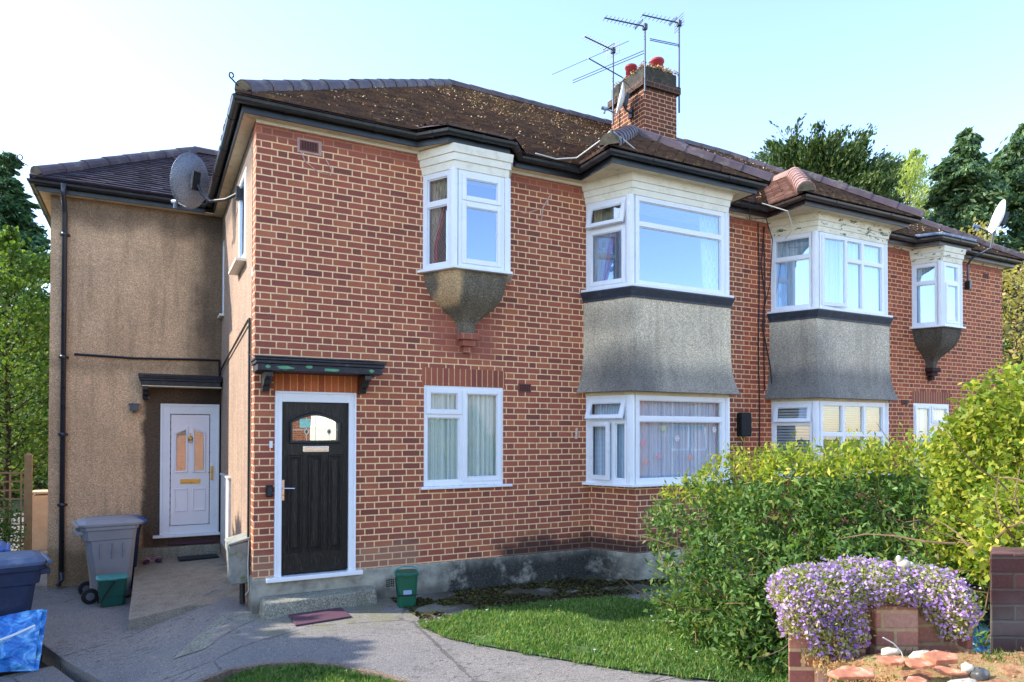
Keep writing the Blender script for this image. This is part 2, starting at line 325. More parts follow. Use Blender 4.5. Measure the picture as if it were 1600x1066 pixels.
def mk_path():
    g=G('speckled_concrete'); P=g.pos(); N=g.noise(P,150,2,.8); V=g.xyz(g.vor(P,120,out=1))[0]
    c=g.ramp(N,[(.3,hexc('#4c4946')),(.5,hexc('#7e7a76')),(.7,hexc('#bab4ac'))]); c=g.mix(.5,c,g.ramp(V,[(0,(.6,.6,.62,1)),(.6,(1,1,1,1)),(1,(1.5,1.45,1.42,1))]),'MULTIPLY')
    c=g.mix(1.0,c,g.ramp(g.noise(P,.8,5,.6),[(.3,(.74,.76,.8,1)),(.7,(1.12,1.08,1.04,1))]),'MULTIPLY')
    o=g.xyz(P)
    # dark moss in small ridged flecks
    f=g.ma('MULTIPLY',g.sstep(g.noise(g.scalev(P,(1,1.9,1)),11,5,.72),.56,.61),g.sstep(g.noise(P,.9,2),.40,.55)); c=g.mix(g.ma('MULTIPLY',f,.65),c,hexc('#322f2b'))
    # green algae at the wall foot
    a=g.ma('MULTIPLY',g.ma('SUBTRACT',1.0,g.sstep(g.ma('ABSOLUTE',g.ma('ADD',o[1],.55)),.25,.65)),g.sstep(g.noise(P,2.3,4,.7),.42,.6))
    a=g.ma('MULTIPLY',a,g.sstep(o[0],-.6,.2)); c=g.mix(g.ma('MULTIPLY',a,.55),c,hexc('#77784c'))
    # damp moss bed along the plinth
    mz=g.ma('MULTIPLY',g.ma('MULTIPLY',g.sstep(o[0],1.5,2.3),g.ma('SUBTRACT',1.0,g.sstep(o[0],4.3,5.2))),g.sstep(o[1],-1.35,-1.0))
    mz=g.ma('MULTIPLY',mz,g.sstep(g.noise(P,3.3,6,.75),.36,.48)); c=g.mix(g.ma('MULTIPLY',mz,.92),c,g.ramp(g.noise(P,24,4,.7),[(.35,hexc('#1c1814')),(.55,hexc('#3e3a20')),(.7,hexc('#5c5a2c'))]))
    vd=g.n('ShaderNodeTexVoronoi',feature='DISTANCE_TO_EDGE'); g.put(vd.inputs['Vector'],g.scalev(P,(1,1,0))); vd.inputs['Scale'].default_value=.42
    nz=g.noise(P,3,4,.7); cr=g.ma('LESS_THAN',g.ma('ADD',vd.outputs[0],g.ma('MULTIPLY',g.ma('ABSOLUTE',g.ma('SUBTRACT',nz,.5)),.06)),.0075); c=g.mix(g.ma('MULTIPLY',cr,.55),c,hexc('#33302c'))
    wb_=g.sstep(g.noise(P,2.1,6,.75),.56,.66); c=g.mix(g.ma('MULTIPLY',wb_,.3),c,hexc('#4e4a44'))
    return g.fin(c,.9,g.ma('ADD',N,g.ma('MULTIPLY',mz,1.5)),.6,.006)
M_path=mk_path()
M_ramp=mk_dash('ramp_concrete','#5a554e','#928a7c','#bdb3a0',zones=[],scale=130)
M_soil=mk_plain('soil','#3a3026',.95,.35,4,bump=.8,bs=30)
M_turf=mk_plain('turf','#46602a',.95,.35,3,bump=.8,bs=60)
M_road=mk_plain('asphalt','#5a5a5c',.9,.2,2,bump=.5,bs=120)
M_kerb=mk_dash('kerb_aggregate','#4d4238','#7e6c5c','#a69484',scale=90)
M_white=mk_plain('white_upvc','#eceef2',.3,.04,3)
M_whitep=mk_plain('white_paint','#f0ead8',.55,.07,5,dirt='#c9bb98',damt=.45,bump=.2)
def mk_peel():
    g=G('peeling_paint'); P=g.obj(); n=g.noise(g.scalev(P,(1,1,2.8)),5.5,5,.72); f=g.sstep(n,.565,.59)
    c=g.mix(f,g.mix(.7,hexc('#f2ebd6'),g.ramp(g.noise(P,6,4),[(.3,(.8,.76,.66,1)),(.7,(1.05,1.05,1.05,1))]),'MULTIPLY'),g.ramp(g.noise(P,4,3),[(.42,hexc('#8a7a64')),(.5,hexc('#2c5a3c')),(.6,hexc('#7b7064'))]))
    return g.fin(c,.6,g.ma('SUBTRACT',1.0,f),.4,.004)
M_peel=mk_peel()
M_cream=mk_plain('cream_soffit','#dcc9a2',.6,.14,4,dirt='#8a7352',damt=.5)
M_black=mk_plain('black_gutter','#1c2126',.38,.3,5,spec=.6,dirt='#39403a',damt=.5)
M_brownp=mk_plain('brown_gutter','#3a302c',.4,.2,5)
M_pipe=mk_plain('grey_black_pipe','#34343a',.3,.25,3,spec=.7)
M_lead=mk_plain('lead_flashing','#2c323e',.55,.3,6,bump=.4,bs=20,dirt='#596273',damt=.4)
M_leadl=mk_plain('lead_sheet','#66758a',.5,.3,8,dirt='#dfe3e6',damt=.5)
def mk_tile(name,cols,moss):
    g=G(name); r=g.rnd(); P=g.pos(); n=len(cols); c=g.ramp(r,[(i/(n-1),hexc(k)) for i,k in enumerate(cols)])
    c=g.mix(.7,c,g.ramp(g.noise(P,35,4,.7),[(.3,(.6,.6,.6,1)),(.7,(1.3,1.25,1.2,1))]),'MULTIPLY')
    k=g.sstep(g.ma('ADD',g.noise(P,9,5,.75),g.ma('MULTIPLY',g.noise(P,.7,2),.5)),.88-moss,.95-moss)
    c=g.mix(g.ma('MULTIPLY',k,.85),c,g.ramp(g.noise(P,14,3),[(.4,hexc('#7c6a44')),(.5,hexc('#a88a60')),(.6,hexc('#4a3e2c'))]))
    return g.fin(c,.62,g.noise(P,50,4,.7),.5,.006,spec=.45)
M_tile=mk_tile('clay_tile',['#4e3e38','#5c483e','#6e5444','#564340','#7a5c48','#4a3c38'],.045)
M_tileW=mk_tile('clay_tile_wing',['#2e2a38','#3a323e','#443a42','#362e3a'],-.02)
M_tileLit=mk_tile('clay_tile_sunlit',['#6a4a44','#7a5a50','#8a6a5c'],.03)  # paler copy of the roof tile, sunlight put into its colour
M_ridge=mk_plain('ridge_tile','#544448',.5,.35,3,bump=.4,bs=40,dirt='#8d8775',damt=.5)
M_ridgeLit=mk_plain('ridge_tile_sunlit','#9a7468',.6,.3,4,bump=.4,bs=40,dirt='#b8ae9a',damt=.6)  # pinker copy of the ridge tile, the sun's brightness mixed into its colour
M_mortar=mk_plain('mortar_bed','#7c6f5c',.95,.4,9,bump=.9,bs=30,dirt='#34402c',damt=.7)
M_mossGlint=mk_leaf('moss_and_glint',['#6a5638','#a07c50','#c49a70','#e8d0b0','#7a7040'],.05,.9)  # moss tones, the cream ones also standing in for sun glints
M_mossd=mk_leaf('moss_dark',['#1e1a12','#2c2814','#44401c','#5a5626','#332412'],.02,.95)
M_pot=mk_plain('red_terracotta','#a8353a',.6,.15,6,bump=.2)
M_steel=mk_plain('antenna_metal','#50565e',.4,.2,8,metal=.7)
M_dark=mk_plain('dark_interior','#2c2a2c',.9,.2,2)
M_room=mk_plain('room_wall','#8f8578',.9,.1,1)
M_glassU=mk_glass('glass_upper',.36,gt=(.66,.80,1,1))
M_glassL=mk_glass('glass_lower',.11,ior=1.5)
M_glassF=mk_glass('glass_frosted',.40,(.8,.9,.85,1))
def mk_wood():
    g=G('black_grained_door'); P=g.obj(); N=g.noise(g.scalev(P,(14,14,1.3)),6,4,.65,1.2); c=g.ramp(N,[(.35,hexc('#0b0b0d')),(.55,hexc('#1d1b1a')),(.7,hexc('#4a4036'))])
    return g.fin(c,.36,N,.9,.008,spec=.35)
M_door=mk_wood()
M_doorw=mk_plain('white_door_skin','#f4eef0',.32,.02,3)
M_chrome=mk_plain('chrome','#d8dce0',.18,.05,5,metal=1)
M_brass=mk_plain('brass','#d8b45a',.3,.1,5,metal=.9)
M_green=mk_plain('green_paint_flake','#5c9a72',.6,.2,20)
M_step=mk_dash('step_concrete','#57574f','#8a897c','#b5b2a0',scale=70)
M_bkp=mk_plain('bin_grey','#8d9097',.5,.1,3,bump=.15,bs=90,dirt='#77746c',damt=.4)
M_navy=mk_plain('bin_navy','#1b2a48',.45,.15,3,bump=.15,bs=90,dirt='#43506a',damt=.4)
M_navyl=mk_plain('bin_navy_lid','#4a5a78',.5,.15,3,dirt='#7b8597',damt=.5)
M_blue=mk_plain('blue_plastic','#3a68ac',.4,.2,5)
M_rub=mk_plain('black_rubber','#17181a',.7,.2,8)
M_cadg=mk_plain('caddy_green','#12564c',.4,.15,5)
M_cadl=mk_plain('caddy_lid','#3f8c88',.45,.12,5)
M_cadg2=mk_plain('caddy_green_bright','#0f5a44',.4,.15,5)
M_cab=mk_plain('lichened_cabinet','#8c8f88',.8,.3,7,bump=.4,bs=40,dirt='#5c6a34',damt=.85)
M_wcab=mk_plain('white_panel','#d9d6d2',.5,.08,4,dirt='#a39a8c',damt=.4)
M_matd=mk_plain('dark_mat','#23282a',.95,.3,60,bump=.8,bs=150)
M_matp=mk_plain('purple_mat','#5a3a48',.95,.3,60,bump=.8,bs=150)
M_pink=mk_plain('pink_foam','#ee60b0',.6,.1,10)
M_wood=mk_plain('trellis_wood','#b08a5c',.7,.2,10,bump=.3)
M_bark=mk_plain('bark','#4a3a2c',.95,.35,9,bump=.9,bs=25)
M_twig=mk_plain('twig','#7a6248',.9,.3,20)
M_stone=mk_plain('pale_stone','#c9bda6',.9,.25,12,bump=.8,bs=40)
M_stonep=mk_plain('stucco_pillar','#d8bfa0',.9,.15,5,bump=.4)
M_cable=mk_plain('cable_black','#222226',.5,.2,10)
M_cablew=mk_plain('cable_white','#d5d2c8',.5,.1,10)
def mk_curtain(name,a,b,sc=28,axis=0,rough=.9,trans=.4):
    g=G(name); o=g.xyz(g.n('ShaderNodeUVMap').outputs[0]); x=g.noise(g.comb(o[0],0.0,0.0),sc,2); c=g.ramp(x,[(.35,hexc(a)),(.65,hexc(b))])
    p=g.n('ShaderNodeBsdfDiffuse'); g.put(p.inputs[0],c); t=g.n('ShaderNodeBsdfTranslucent'); g.put(t.inputs[0],c)
    m=g.n('ShaderNodeMixShader'); m.inputs[0].default_value=trans; g.t.links.new(p.outputs[0],m.inputs[1]); g.t.links.new(t.outputs[0],m.inputs[2]); g.t.links.new(m.outputs[0],g.out.inputs[0]); return g.m
M_net=mk_curtain('net_curtain','#9fbcd8','#f2f8ff',trans=.15)
M_netg=mk_curtain('net_curtain_green','#b4c0bc','#f8faf8',trans=.15)
M_netw=mk_curtain('net_curtain_white','#b0bac4','#ffffff',40,trans=.15)
M_cbeige=mk_curtain('beige_curtain','#b0a088','#f4ead2',trans=.15)
M_cred=mk_curtain('red_curtain','#a02c3c','#e05868',trans=.15)
M_blind=mk_plain('white_blind','#c6cbd6',.5,.05,4)
M_blindb=mk_plain('buff_blind','#e0bb90',.6,.05,4)
M_flower=mk_leaf('sticker_pink',['#e07aa0','#e8a0a0','#c8d890','#f0f0f0'],.3)
# leaves
L_hedge=mk_leaf('hedge_leaf',['#38562c','#4c7036','#648844','#80a056','#426432','#94984e'],.38)
L_bush=mk_leaf('bush_leaf',['#6a862a','#869c34','#b2b440','#5a8030','#ccc254','#4c6e2e'],.45)
L_fir=mk_leaf('fir_needle',['#2c4636','#3e604a','#527a50','#6c8c5c'],.2)
L_fresh=mk_leaf('fresh_leaf',['#46642a','#62803a','#86984c','#345226'],.38)
L_cyp=mk_leaf('cypress_leaf',['#2a4028','#3a5432','#506a3c','#6e7c40','#243828'],.2)
L_pale=mk_leaf('pale_leaf',['#94a458','#a8b46c','#bcc484','#84965a'],.45)
L_dcyp=mk_leaf('drooping_leaf',['#36503c','#4a684a','#648058','#84986c'],.25)
L_gold=mk_leaf('gold_leaf',['#a89860','#c0b074','#98944e','#b8a078'],.4)
L_grass=mk_leaf('grass_blade',['#3e6a2a','#527e38','#6c9248','#86a45a','#a4a068'],.35)
L_aub=mk_leaf('aubrieta_leaf',['#7d8a48','#a0a860','#c8c488','#67783a'],.4)
L_purple=mk_leaf('purple_petal',['#8e66c0','#a880d0','#c8a4e4','#dcc0ee','#7e58bc'],.35)
L_dry=mk_leaf('dry_moss',['#b07c4a','#c89a68','#d8b484','#8a8a44','#a86c44'],.25)
exec_parts=[]
# ======================= HOUSES =======================
EZ=5.31                       # soffit height
houseA=empty('brick_house',(0,0,0),'left-hand brick house with black front door, pebbledashed side wing and white bay windows','house','semi-detached brick houses')
houseB=empty('brick_house',(7.195,0,0),'right-hand neighbouring brick house with peeling white paint above its bay window','house','semi-detached brick houses')
def up(z): return Vector((0,0,z))
def window(par,P,t,W,H,cols,glass,name='window_frame',B=.032,mat=None,rot3=None):
    """frame at P (bottom-left of outer face); cols=[(u0,u1,[(v0,v1,kind)...])], kind f fixed, c casement, oNN top hung open, sNN side hung open"""
    mat=mat or M_white
    t=Vector((t[0],t[1],0)).normalized(); n=Vector((t.y,-t.x,0)); P=Vector(P); Z=Vector((0,0,1))
    fr=MB()
    def bar(mb,a,b,c,d,w0,w1,M=None):
        q=P+t*a+Z*c+n*w0
        if M is None: mb.obox(q,t*(b-a),n*(w1-w0),Z*(d-c))
        else:
            k=MB().obox(q,t*(b-a),n*(w1-w0),Z*(d-c)); mb.add([M@Vector(v) for v in k.v],k.f)
    def ring(mb,a,b,c,d,w,w0,w1,M=None):
        bar(mb,a,a+w,c,d,w0,w1,M); bar(mb,b-w,b,c,d,w0,w1,M); bar(mb,a+w,b-w,c,c+w,w0,w1,M); bar(mb,a+w,b-w,d-w,d,w0,w1,M)
    ring(fr,0,W,0,H,B,-.07,0)
    sashes=[];panes=[]
    for u0,u1,cells in cols:
        for v0,v1,kd in cells:
            a=B+(W-2*B)*u0; b=B+(W-2*B)*u1; c=B+(H-2*B)*v0; d=B+(H-2*B)*v1
            ring(fr,a,b,c,d,.03,-.062,-.002)
            a+=.03;b-=.03;c+=.03;d-=.03; M=None
            if kd[0]=='f':
                q0=P+t*a+Z*c-n*.032; g_=MB(); g_.add([q0,q0+t*(b-a),q0+t*(b-a)+Z*(d-c),q0+Z*(d-c)],[(0,1,2,3)]); panes.append(g_) 
                ring(fr,a,b,c,d,.012,-.04,-.022)
                continue
            if kd[0]=='o': ang=-R(float(kd[1:])); C=P+t*a+Z*d+n*.01; M=Matrix.Translation(C)@Matrix.Rotation(-ang,4,-t)@Matrix.Translation(-C) if False else Matrix.Translation(C)@Matrix.Rotation(-R(float(kd[1:])),4,t)@Matrix.Translation(-C)
            if kd[0]=='s': C=P+t*a+n*.01; M=Matrix.Translation(C)@Matrix.Rotation(-R(float(kd[1:])),4,Z)@Matrix.Translation(-C)
            s_=MB(); ring(s_,a-.018,b+.018,c-.018,d+.018,.05,-.03,.014,M)
            ring(s_,a+.033,b-.033,c+.033,d-.033,.01,-.02,.004,M)
            g_=MB(); q0=P+t*(a+.03)+Z*(c+.03)-n*.008; k=MB().add([q0,q0+t*(b-a-.06),q0+t*(b-a-.06)+Z*(d-c-.06),q0+Z*(d-c-.06)],[(0,1,2,3)]); g_.add([M@Vector(v) for v in k.v] if M else k.v,k.f)
            sashes.append(s_); panes.append(g_)
    fo=fr.build(name,mat,par)
    for s_ in sashes: s_.build('sash',mat,fo,bevel=.004)
    for g_ in panes: g_.build('pane',glass,fo)
    return fo
def curtain(P,t,W,H,mat,name,label,cat='curtain',amp=.02,per=.07,shape=None,group=None):
    """hanging pleated sheet; shape(v)->(u0,u1) fractions"""
    t=Vector((t[0],t[1],0)).normalized(); n=Vector((t.y,-t.x,0)); P=Vector(P); nu=max(12,int(W/per*6)); nv=14; vs=[];fs=[]
    ph=random.random()*6
    for j in range(nv+1):
        v=j/nv; a,b=shape(v) if shape else (0,1)
        for i in range(nu+1):
            u=i/nu; x=W*(a+(b-a)*u); vs.append(P+t*x+Vector((0,0,H*v))+n*(amp*math.sin(2*math.pi*u*W/per+ph+.6*math.sin(u*9))*(1 if not shape else .8)))
    for j in range(nv):
        for i in range(nu): k=j*(nu+1)+i; fs.append((k,k+1,k+nu+2,k+nu+1))
    mb=MB(); mb.add(vs,fs); o=mb.build(name,mat,None,base=P,smooth=True)
    return tag(o,label,cat,group)
# --- facade A ---
mb=MB()
holesA=[(.235,1.085,.36,2.36),(1.93,3.0,1.27,2.505),(1.98,2.95,3.9,5.1),(4.34,6.44,1.26,2.5),(4.34,6.44,3.86,5.2)]
wall(mb,(0,0,0),(1,0),0,7.195,.36,EZ+.1,holesA,0,.11)
# brick return on the side wall
wall(mb,(0,.2205,0),(0,-1),0,.2205,.36,EZ+.1,[],0)
# bay lower brickwork
BB=[(4.34,0),(4.62,-.61),(6.2,-.61),(6.46,0)]
mb.loft([z3(BB,.36),z3(BB,1.245)],0)
mb.build('brick_wall',M_brickA,houseA)
mb=MB()
mb.box(-.012,7.195,-.014,.25,-.35,.36)
mb.loft([z3(offs(BB,.014,0),-.1),z3(offs(BB,.014,0),.362)])
mb.build('concrete_plinth',M_plinth,houseA,bevel=.008)
mb=MB(); mb.box(1.905,3.02,-.004,.05,2.507,2.72); mb.build('brick_lintel',M_sold,houseA)
mb=MB(); mb.box(.2,1.14,-.004,.05,2.372,2.62); mb.build('brick_lintel',M_soldO,houseA)
# --- side + wing rendered walls ---
mb=MB()
holesS=[(3.85-1.55,3.85-.80,3.98,5.1),(3.85-3.78,3.85-3.5,3.73,4.9)]
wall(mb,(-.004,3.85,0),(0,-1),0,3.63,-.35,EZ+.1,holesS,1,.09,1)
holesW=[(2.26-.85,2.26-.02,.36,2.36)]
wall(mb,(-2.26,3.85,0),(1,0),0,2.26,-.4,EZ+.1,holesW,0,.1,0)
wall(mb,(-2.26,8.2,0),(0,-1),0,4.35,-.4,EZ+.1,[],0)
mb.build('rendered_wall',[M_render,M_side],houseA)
# back and hidden walls close the shell
mb=MB(); mb.box(-2.2,7.19,8.0,8.15,-.3,EZ)
mb.build('back_wall',M_brickA,houseA)
mb=MB()
for x0,x1 in ((1.5,3.6),(3.7,7.1)):
    for z0,z1 in ((.38,2.75),(2.85,5.3)):
        b=MB(); mb.add([(x0,.14,z0),(x1,.14,z0),(x1,3.4,z0),(x0,3.4,z0),(x0,.14,z1),(x1,.14,z1),(x1,3.4,z1),(x0,3.4,z1)],[(0,1,2,3),(4,7,6,5),(1,5,6,2),(2,6,7,3),(3,7,4,0)])
mb.box(.2,1.2,.6,.62,.36,2.6); mb.build('room_interior',M_room,houseA)
# --- bay windows ---
def bay(par,dx,apron,paint,low,upw,tag_=''):
    sh=lambda p:[(x+dx,y) for x,y in p]
    W=sh([(4.26,0),(4.56,-.63),(6.23,-.63),(6.5,0)])
    A=sh([(4.22,0),(4.52,-.655),(6.26,-.655),(6.53,0)])
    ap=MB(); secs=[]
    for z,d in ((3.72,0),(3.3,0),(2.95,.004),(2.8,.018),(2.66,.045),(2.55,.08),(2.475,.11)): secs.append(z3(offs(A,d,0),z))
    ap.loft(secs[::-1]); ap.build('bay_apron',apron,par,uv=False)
    ld=MB(); ld.loft([z3(offs(A,.012,0),3.695),z3(offs(A,.012,0),3.72),z3(offs(A,.05,0),3.815),z3(offs(A,.05,0),3.828)]); ld.build('lead_flashing',M_lead,par)
    for nm,z in (('window_sill',3.832),('window_sill',1.232)):
        s_=MB(); q=offs(W,.075,0) if z>3 else offs(W,.06,0); s_.loft([z3(q,z),z3(q,z+.034)]); s_.build(nm,M_white,par,bevel=.006)
    hb=MB(); hb.loft([z3(offs(W,.012,0),2.43),z3(offs(W,.012,0),2.476)]); hb.build('bay_head',M_cream,par)
    # fascia boards above the upper window
    fb=MB()
    for z0,z1,d0,d1 in ((5.045,5.125,.012,.02),(5.128,5.21,.03,.038),(5.213,5.295,.05,.07),(5.295,5.312,.085,.085)):
        fb.loft([z3(offs(W,d0,0),z0),z3(offs(W,d1,0),z1)])
    fb.build('fascia_boards',paint,par)
    # windows on the three faces
    for z0,H,specs in ((1.266,1.164,low),(3.866,1.18,upw)):
        for k,(a,b) in enumerate(zip(W[:-1],W[1:])):
            a=Vector((*a,0)); b=Vector((*b,0)); t=(b-a).normalized(); L=(b-a).length; m0=.0 if k==0 else .055; m1=.0 if k==2 else .055
            if specs[k] is None: continue
            window(par,a+t*m0+Vector((0,0,z0)),t,L-m0-m1,H,specs[k],M_glassU if z0>3 else M_glassL)
        for c in W[1:3]: MB().tube([(c[0],c[1]+.045,z0),(c[0],c[1]+.045,z0+H)],.056,8).build('corner_post',M_white,par)
    return W
fx=lambda cells:[(0,1,cells)]
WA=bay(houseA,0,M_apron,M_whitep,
   [[(0,.66,[(0,.72,'s14')]),(.66,1,[(0,.72,'f')]),(0,1,[(.72,1,'o24')])], fx([(0,.745,'f'),(.745,1,'f')]), fx([(0,.72,'f'),(.72,1,'f')])],
   [fx([(0,.69,'c'),(.69,1,'o16')]), fx([(0,.70,'f'),(.70,1,'f')]), fx([(0,.7,'f'),(.7,1,'f')])])
three=[(0,.355,[(0,.70,'c'),(.70,1,'f')]),(.355,.66,[(0,.70,'f'),(.70,1,'f')]),(.66,1,[(0,.70,'c'),(.70,1,'f')])]
three_low=[(0,.34,[(0,.56,'f'),(.56,1,'f')]),(.34,.68,[(0,.56,'f'),(.56,1,'f')]),(.68,1,[(0,.56,'f'),(.56,1,'f')])]
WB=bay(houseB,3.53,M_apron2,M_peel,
   [fx([(0,.72,'f'),(.72,1,'o14')]), three_low, fx([(0,.7,'f'),(.7,1,'o18')])],
   [fx([(0,.70,'f'),(.70,1,'f')]), [(0,.355,[(0,1,'s7')]),(.355,.66,[(0,.70,'f'),(.70,1,'f')]),(.66,1,[(0,.70,'f'),(.70,1,'f')])], fx([(0,.7,'f'),(.7,1,'f')])])
# --- oriels ---
def oriel(par,dx,corb,paint,specs,glass,lead=False):
    O=[(1.91+dx,0),(2.15+dx,-.41),(2.85+dx,-.41),(3.04+dx,0)]; xc=(1.91+3.04)/2+dx+.0
    if dx: O=[(11.42,0),(11.62,-.44),(12.2,-.44),(12.42,0)]; xc=11.92
    secs=[]
    for z,sx,sy in ((3.152,.19,.26),(3.22,.205,.27),(3.28,.24,.3),(3.32,.30,.35),(3.36,.38,.43),(3.41,.50,.54),(3.46,.61,.66),(3.52,.73,.78),(3.58,.82,.86),(3.65,.895,.92),(3.73,.95,.97),(3.845,.985,1.0)):
        secs.append([(xc+(x-xc)*sx,y*sy,z) for x,y in O])
    c=MB(); c.loft(secs); c.build('corbel',corb,par,uv=False,smooth=False)
    bk=MB()
    for z0,z1,hw,d in ((3.075,3.15,.125,.15),(2.998,3.073,.085,.115),(2.92,2.996,.045,.08)): bk.box(xc-hw,xc+hw,-d,.01,z0,z1)
    bk.build('corbel_bricks',M_brickA if not dx else mk_plain('sooty_brick','#3a2220',.9),par,bevel=.006)
    s_=MB(); q=offs(O,.06,0); s_.loft([z3(q,3.85),z3(q,3.882)]); s_.build('window_sill',M_white,par,bevel=.005)
    fb=MB()
    for z0,z1,d0,d1 in ((5.03,5.12,.012,.02),(5.122,5.205,.035,.04),(5.207,5.30,.055,.07)): fb.loft([z3(offs(O,d0,0),z0),z3(offs(O,d1,0),z1)])
    fb.build('fascia_boards',paint,par)
    for k,(a,b) in enumerate(zip(O[:-1],O[1:])):
        a=Vector((*a,0)); b=Vector((*b,0)); t=(b-a).normalized(); L=(b-a).length; m0=.0 if k==0 else .05; m1=.0 if k==2 else .05
        window(par,a+t*m0+Vector((0,0,3.884)),t,L-m0-m1,1.145,specs[k],glass)
    for c_ in O[1:3]: MB().tube([(c_[0],c_[1]+.04,3.884),(c_[0],c_[1]+.04,5.03)],.055,8).build('corner_post',M_white,par)
oriel(houseA,0,M_corb,M_whitep,[fx([(0,.69,'f'),(.69,1,'f')]),fx([(0,.69,'c'),(.69,1,'c')]),fx([(0,.69,'f'),(.69,1,'f')])],M_glassU)
# --- ground window, front door ---
window(houseA,(1.918,-.012+.02,1.285),(1,0),1.093,1.225,[(0,.47,[(0,.715,'f'),(.715,1,'c')]),(.47,1,[(0,1,'c')])],M_glassL)
s_=MB(); s_.box(1.88,3.11,-.055,.06,1.25,1.283); s_.build('window_sill',M_white,houseA,bevel=.006)
fr=MB()
for a,b,c,d in ((.213,.287,.36,2.385),(1.018,1.1,.36,2.385),(.287,1.018,2.268,2.385)): fr.box(a,b,-.03,.08,c,d)
for a,b,c,d in ((.213,.235,.36,2.385),(1.076,1.1,.36,2.385),(.235,1.076,2.36,2.385)): fr.box(a,b,-.045,-.028,c,d)
dfr=fr.build('door_frame',M_white,houseA,bevel=.006)
s_=MB(); s_.box(.125,1.175,-.085,.08,.318,.366); s_.build('threshold',M_white,dfr,bevel=.008)
D=MB(); D.box(.289,1.016,.0,.05,.385,2.266)
door=D.build('front_door',M_door,houseA)
px0,px1=.352,.946
def frame_poly(mb,pts,w,d,y,m=0):
    """bevelled moulding following a closed polygon in XZ (pts ccw seen from front)"""
    n=len(pts); cx=sum(p[0] for p in pts)/n; cz=sum(p[1] for p in pts)/n; V=[Vector(p) for p in pts]
    def inset(k):
        out=[]
        for i in range(n):
            a=(V[i]-V[i-1]).normalized(); b=(V[(i+1)%n]-V[i]).normalized(); na=Vector((-a.y,a.x)); nb=Vector((-b.y,b.x)); h=(na+nb).normalized(); out.append(V[i]+h*(k/max(.4,h.dot(na))))
        return out
    rings=[[(p.x,y,p.y) for p in inset(0)],[(p.x,y-d,p.y) for p in inset(w*.3)],[(p.x,y-d,p.y) for p in inset(w*.7)],[(p.x,y-.001,p.y) for p in inset(w)]]
    vs=[q for r_ in rings for q in r_]; fs=[]
    for j in range(3):
        for i in range(n): fs.append((j*n+i,j*n+(i+1)%n,(j+1)*n+(i+1)%n,(j+1)*n+i))
    mb.add(vs,fs,m)
pm=MB()
for a,b in ((.352,.508),(.573,.73),(.79,.946)):
    frame_poly(pm,[(a,.61),(b,.61),(b,1.685),(a,1.685)],.028,.016,-.001)
    pm.add([(a+.04,-.001,.65),(b-.04,-.001,.65),(b-.04,-.001,1.645),(a+.04,-.001,1.645),(a+.055,-.012,.665),(b-.055,-.012,.665),(b-.055,-.012,1.63),(a+.055,-.012,1.63)],[(4,5,6,7),(0,1,5,4),(1,2,6,5),(2,3,7,6),(3,0,4,7)])
pm.build('door_panel',M_door,door)
arch=[(.366,1.81),(.932,1.81)]+[(.932-.566*k/14, 2.055+.1*math.sin(math.pi*k/14)**.9) for k in range(15)]
am=MB(); frame_poly(am,arch,.036,.026,-.002); am.build('glazing_moulding',M_black,door)
gi=[(.4,1.842),(.898,1.842)]+[(.898-.498*k/14,2.04+.088*math.sin(math.pi*k/14)**.9) for k in range(15)]
gm=MB(); gm.add([(x,-.006,z) for x,z in gi],[tuple(range(len(gi)))]); gp=gm.build('leaded_pane',M_glassF,door)
lm=MB()
for x in (.55,.65,.8): lm.box(x-.003,x+.003,-.009,-.0065,1.842,2.1)
for z in (1.962,): lm.box(.4,.898,-.0095,-.0065,z-.003,z+.003)
for x,m_ in ((.55,0),(.8,0)): lm.ext([(x-.03,-.0095,1.94),(x,-.0095,1.90),(x+.03,-.0095,1.94),(x,-.0095,1.98)],(0,.002,0))
lm.build('lead_strips',mk_plain('lead_came','#d9ddd0',.4,.05,5,metal=.3),gp)
dm=MB(); dm.ext([(.8-.018,-.011,1.94),(.8,-.011,1.915),(.8+.018,-.011,1.94),(.8,-.011,1.965)],(0,.001,0)); dm.ext([(.55-.018,-.011,1.94),(.55,-.011,1.915),(.55+.018,-.011,1.94),(.55,-.011,1.965)],(0,.001,0))
dm.build('diamond_glass',mk_plain('olive_glass','#4a5232',.2),gp)
st=MB(); st.box(.475,.59,-.0125,-.0115,1.985,2.085); st.build('window_sticker',mk_plain('pale_green_sticker','#9ad6c4',.4,.3,30),gp)
lb=MB(); lb.box(.512,.796,-.014,.0,1.716,1.782); lb.box(.53,.78,-.021,-.014,1.73,1.768); lb.build('letterbox',M_chrome,door,bevel=.004)
hd=MB(); hd.box(.29,.318,-.012,0,1.19,1.415); hd.tube([(.304,-.012,1.325),(.304,-.05,1.325)],.008); hd.tube([(.304,-.05,1.325),(.42,-.05,1.32)],.009); hd.build('door_handle',M_chrome,door,bevel=.003)
kk=MB(); kk.tube([(.304,-.02,1.245),(.304,-.012,1.245)],.011,10); kk.build('lock_cylinder',M_brass,door)
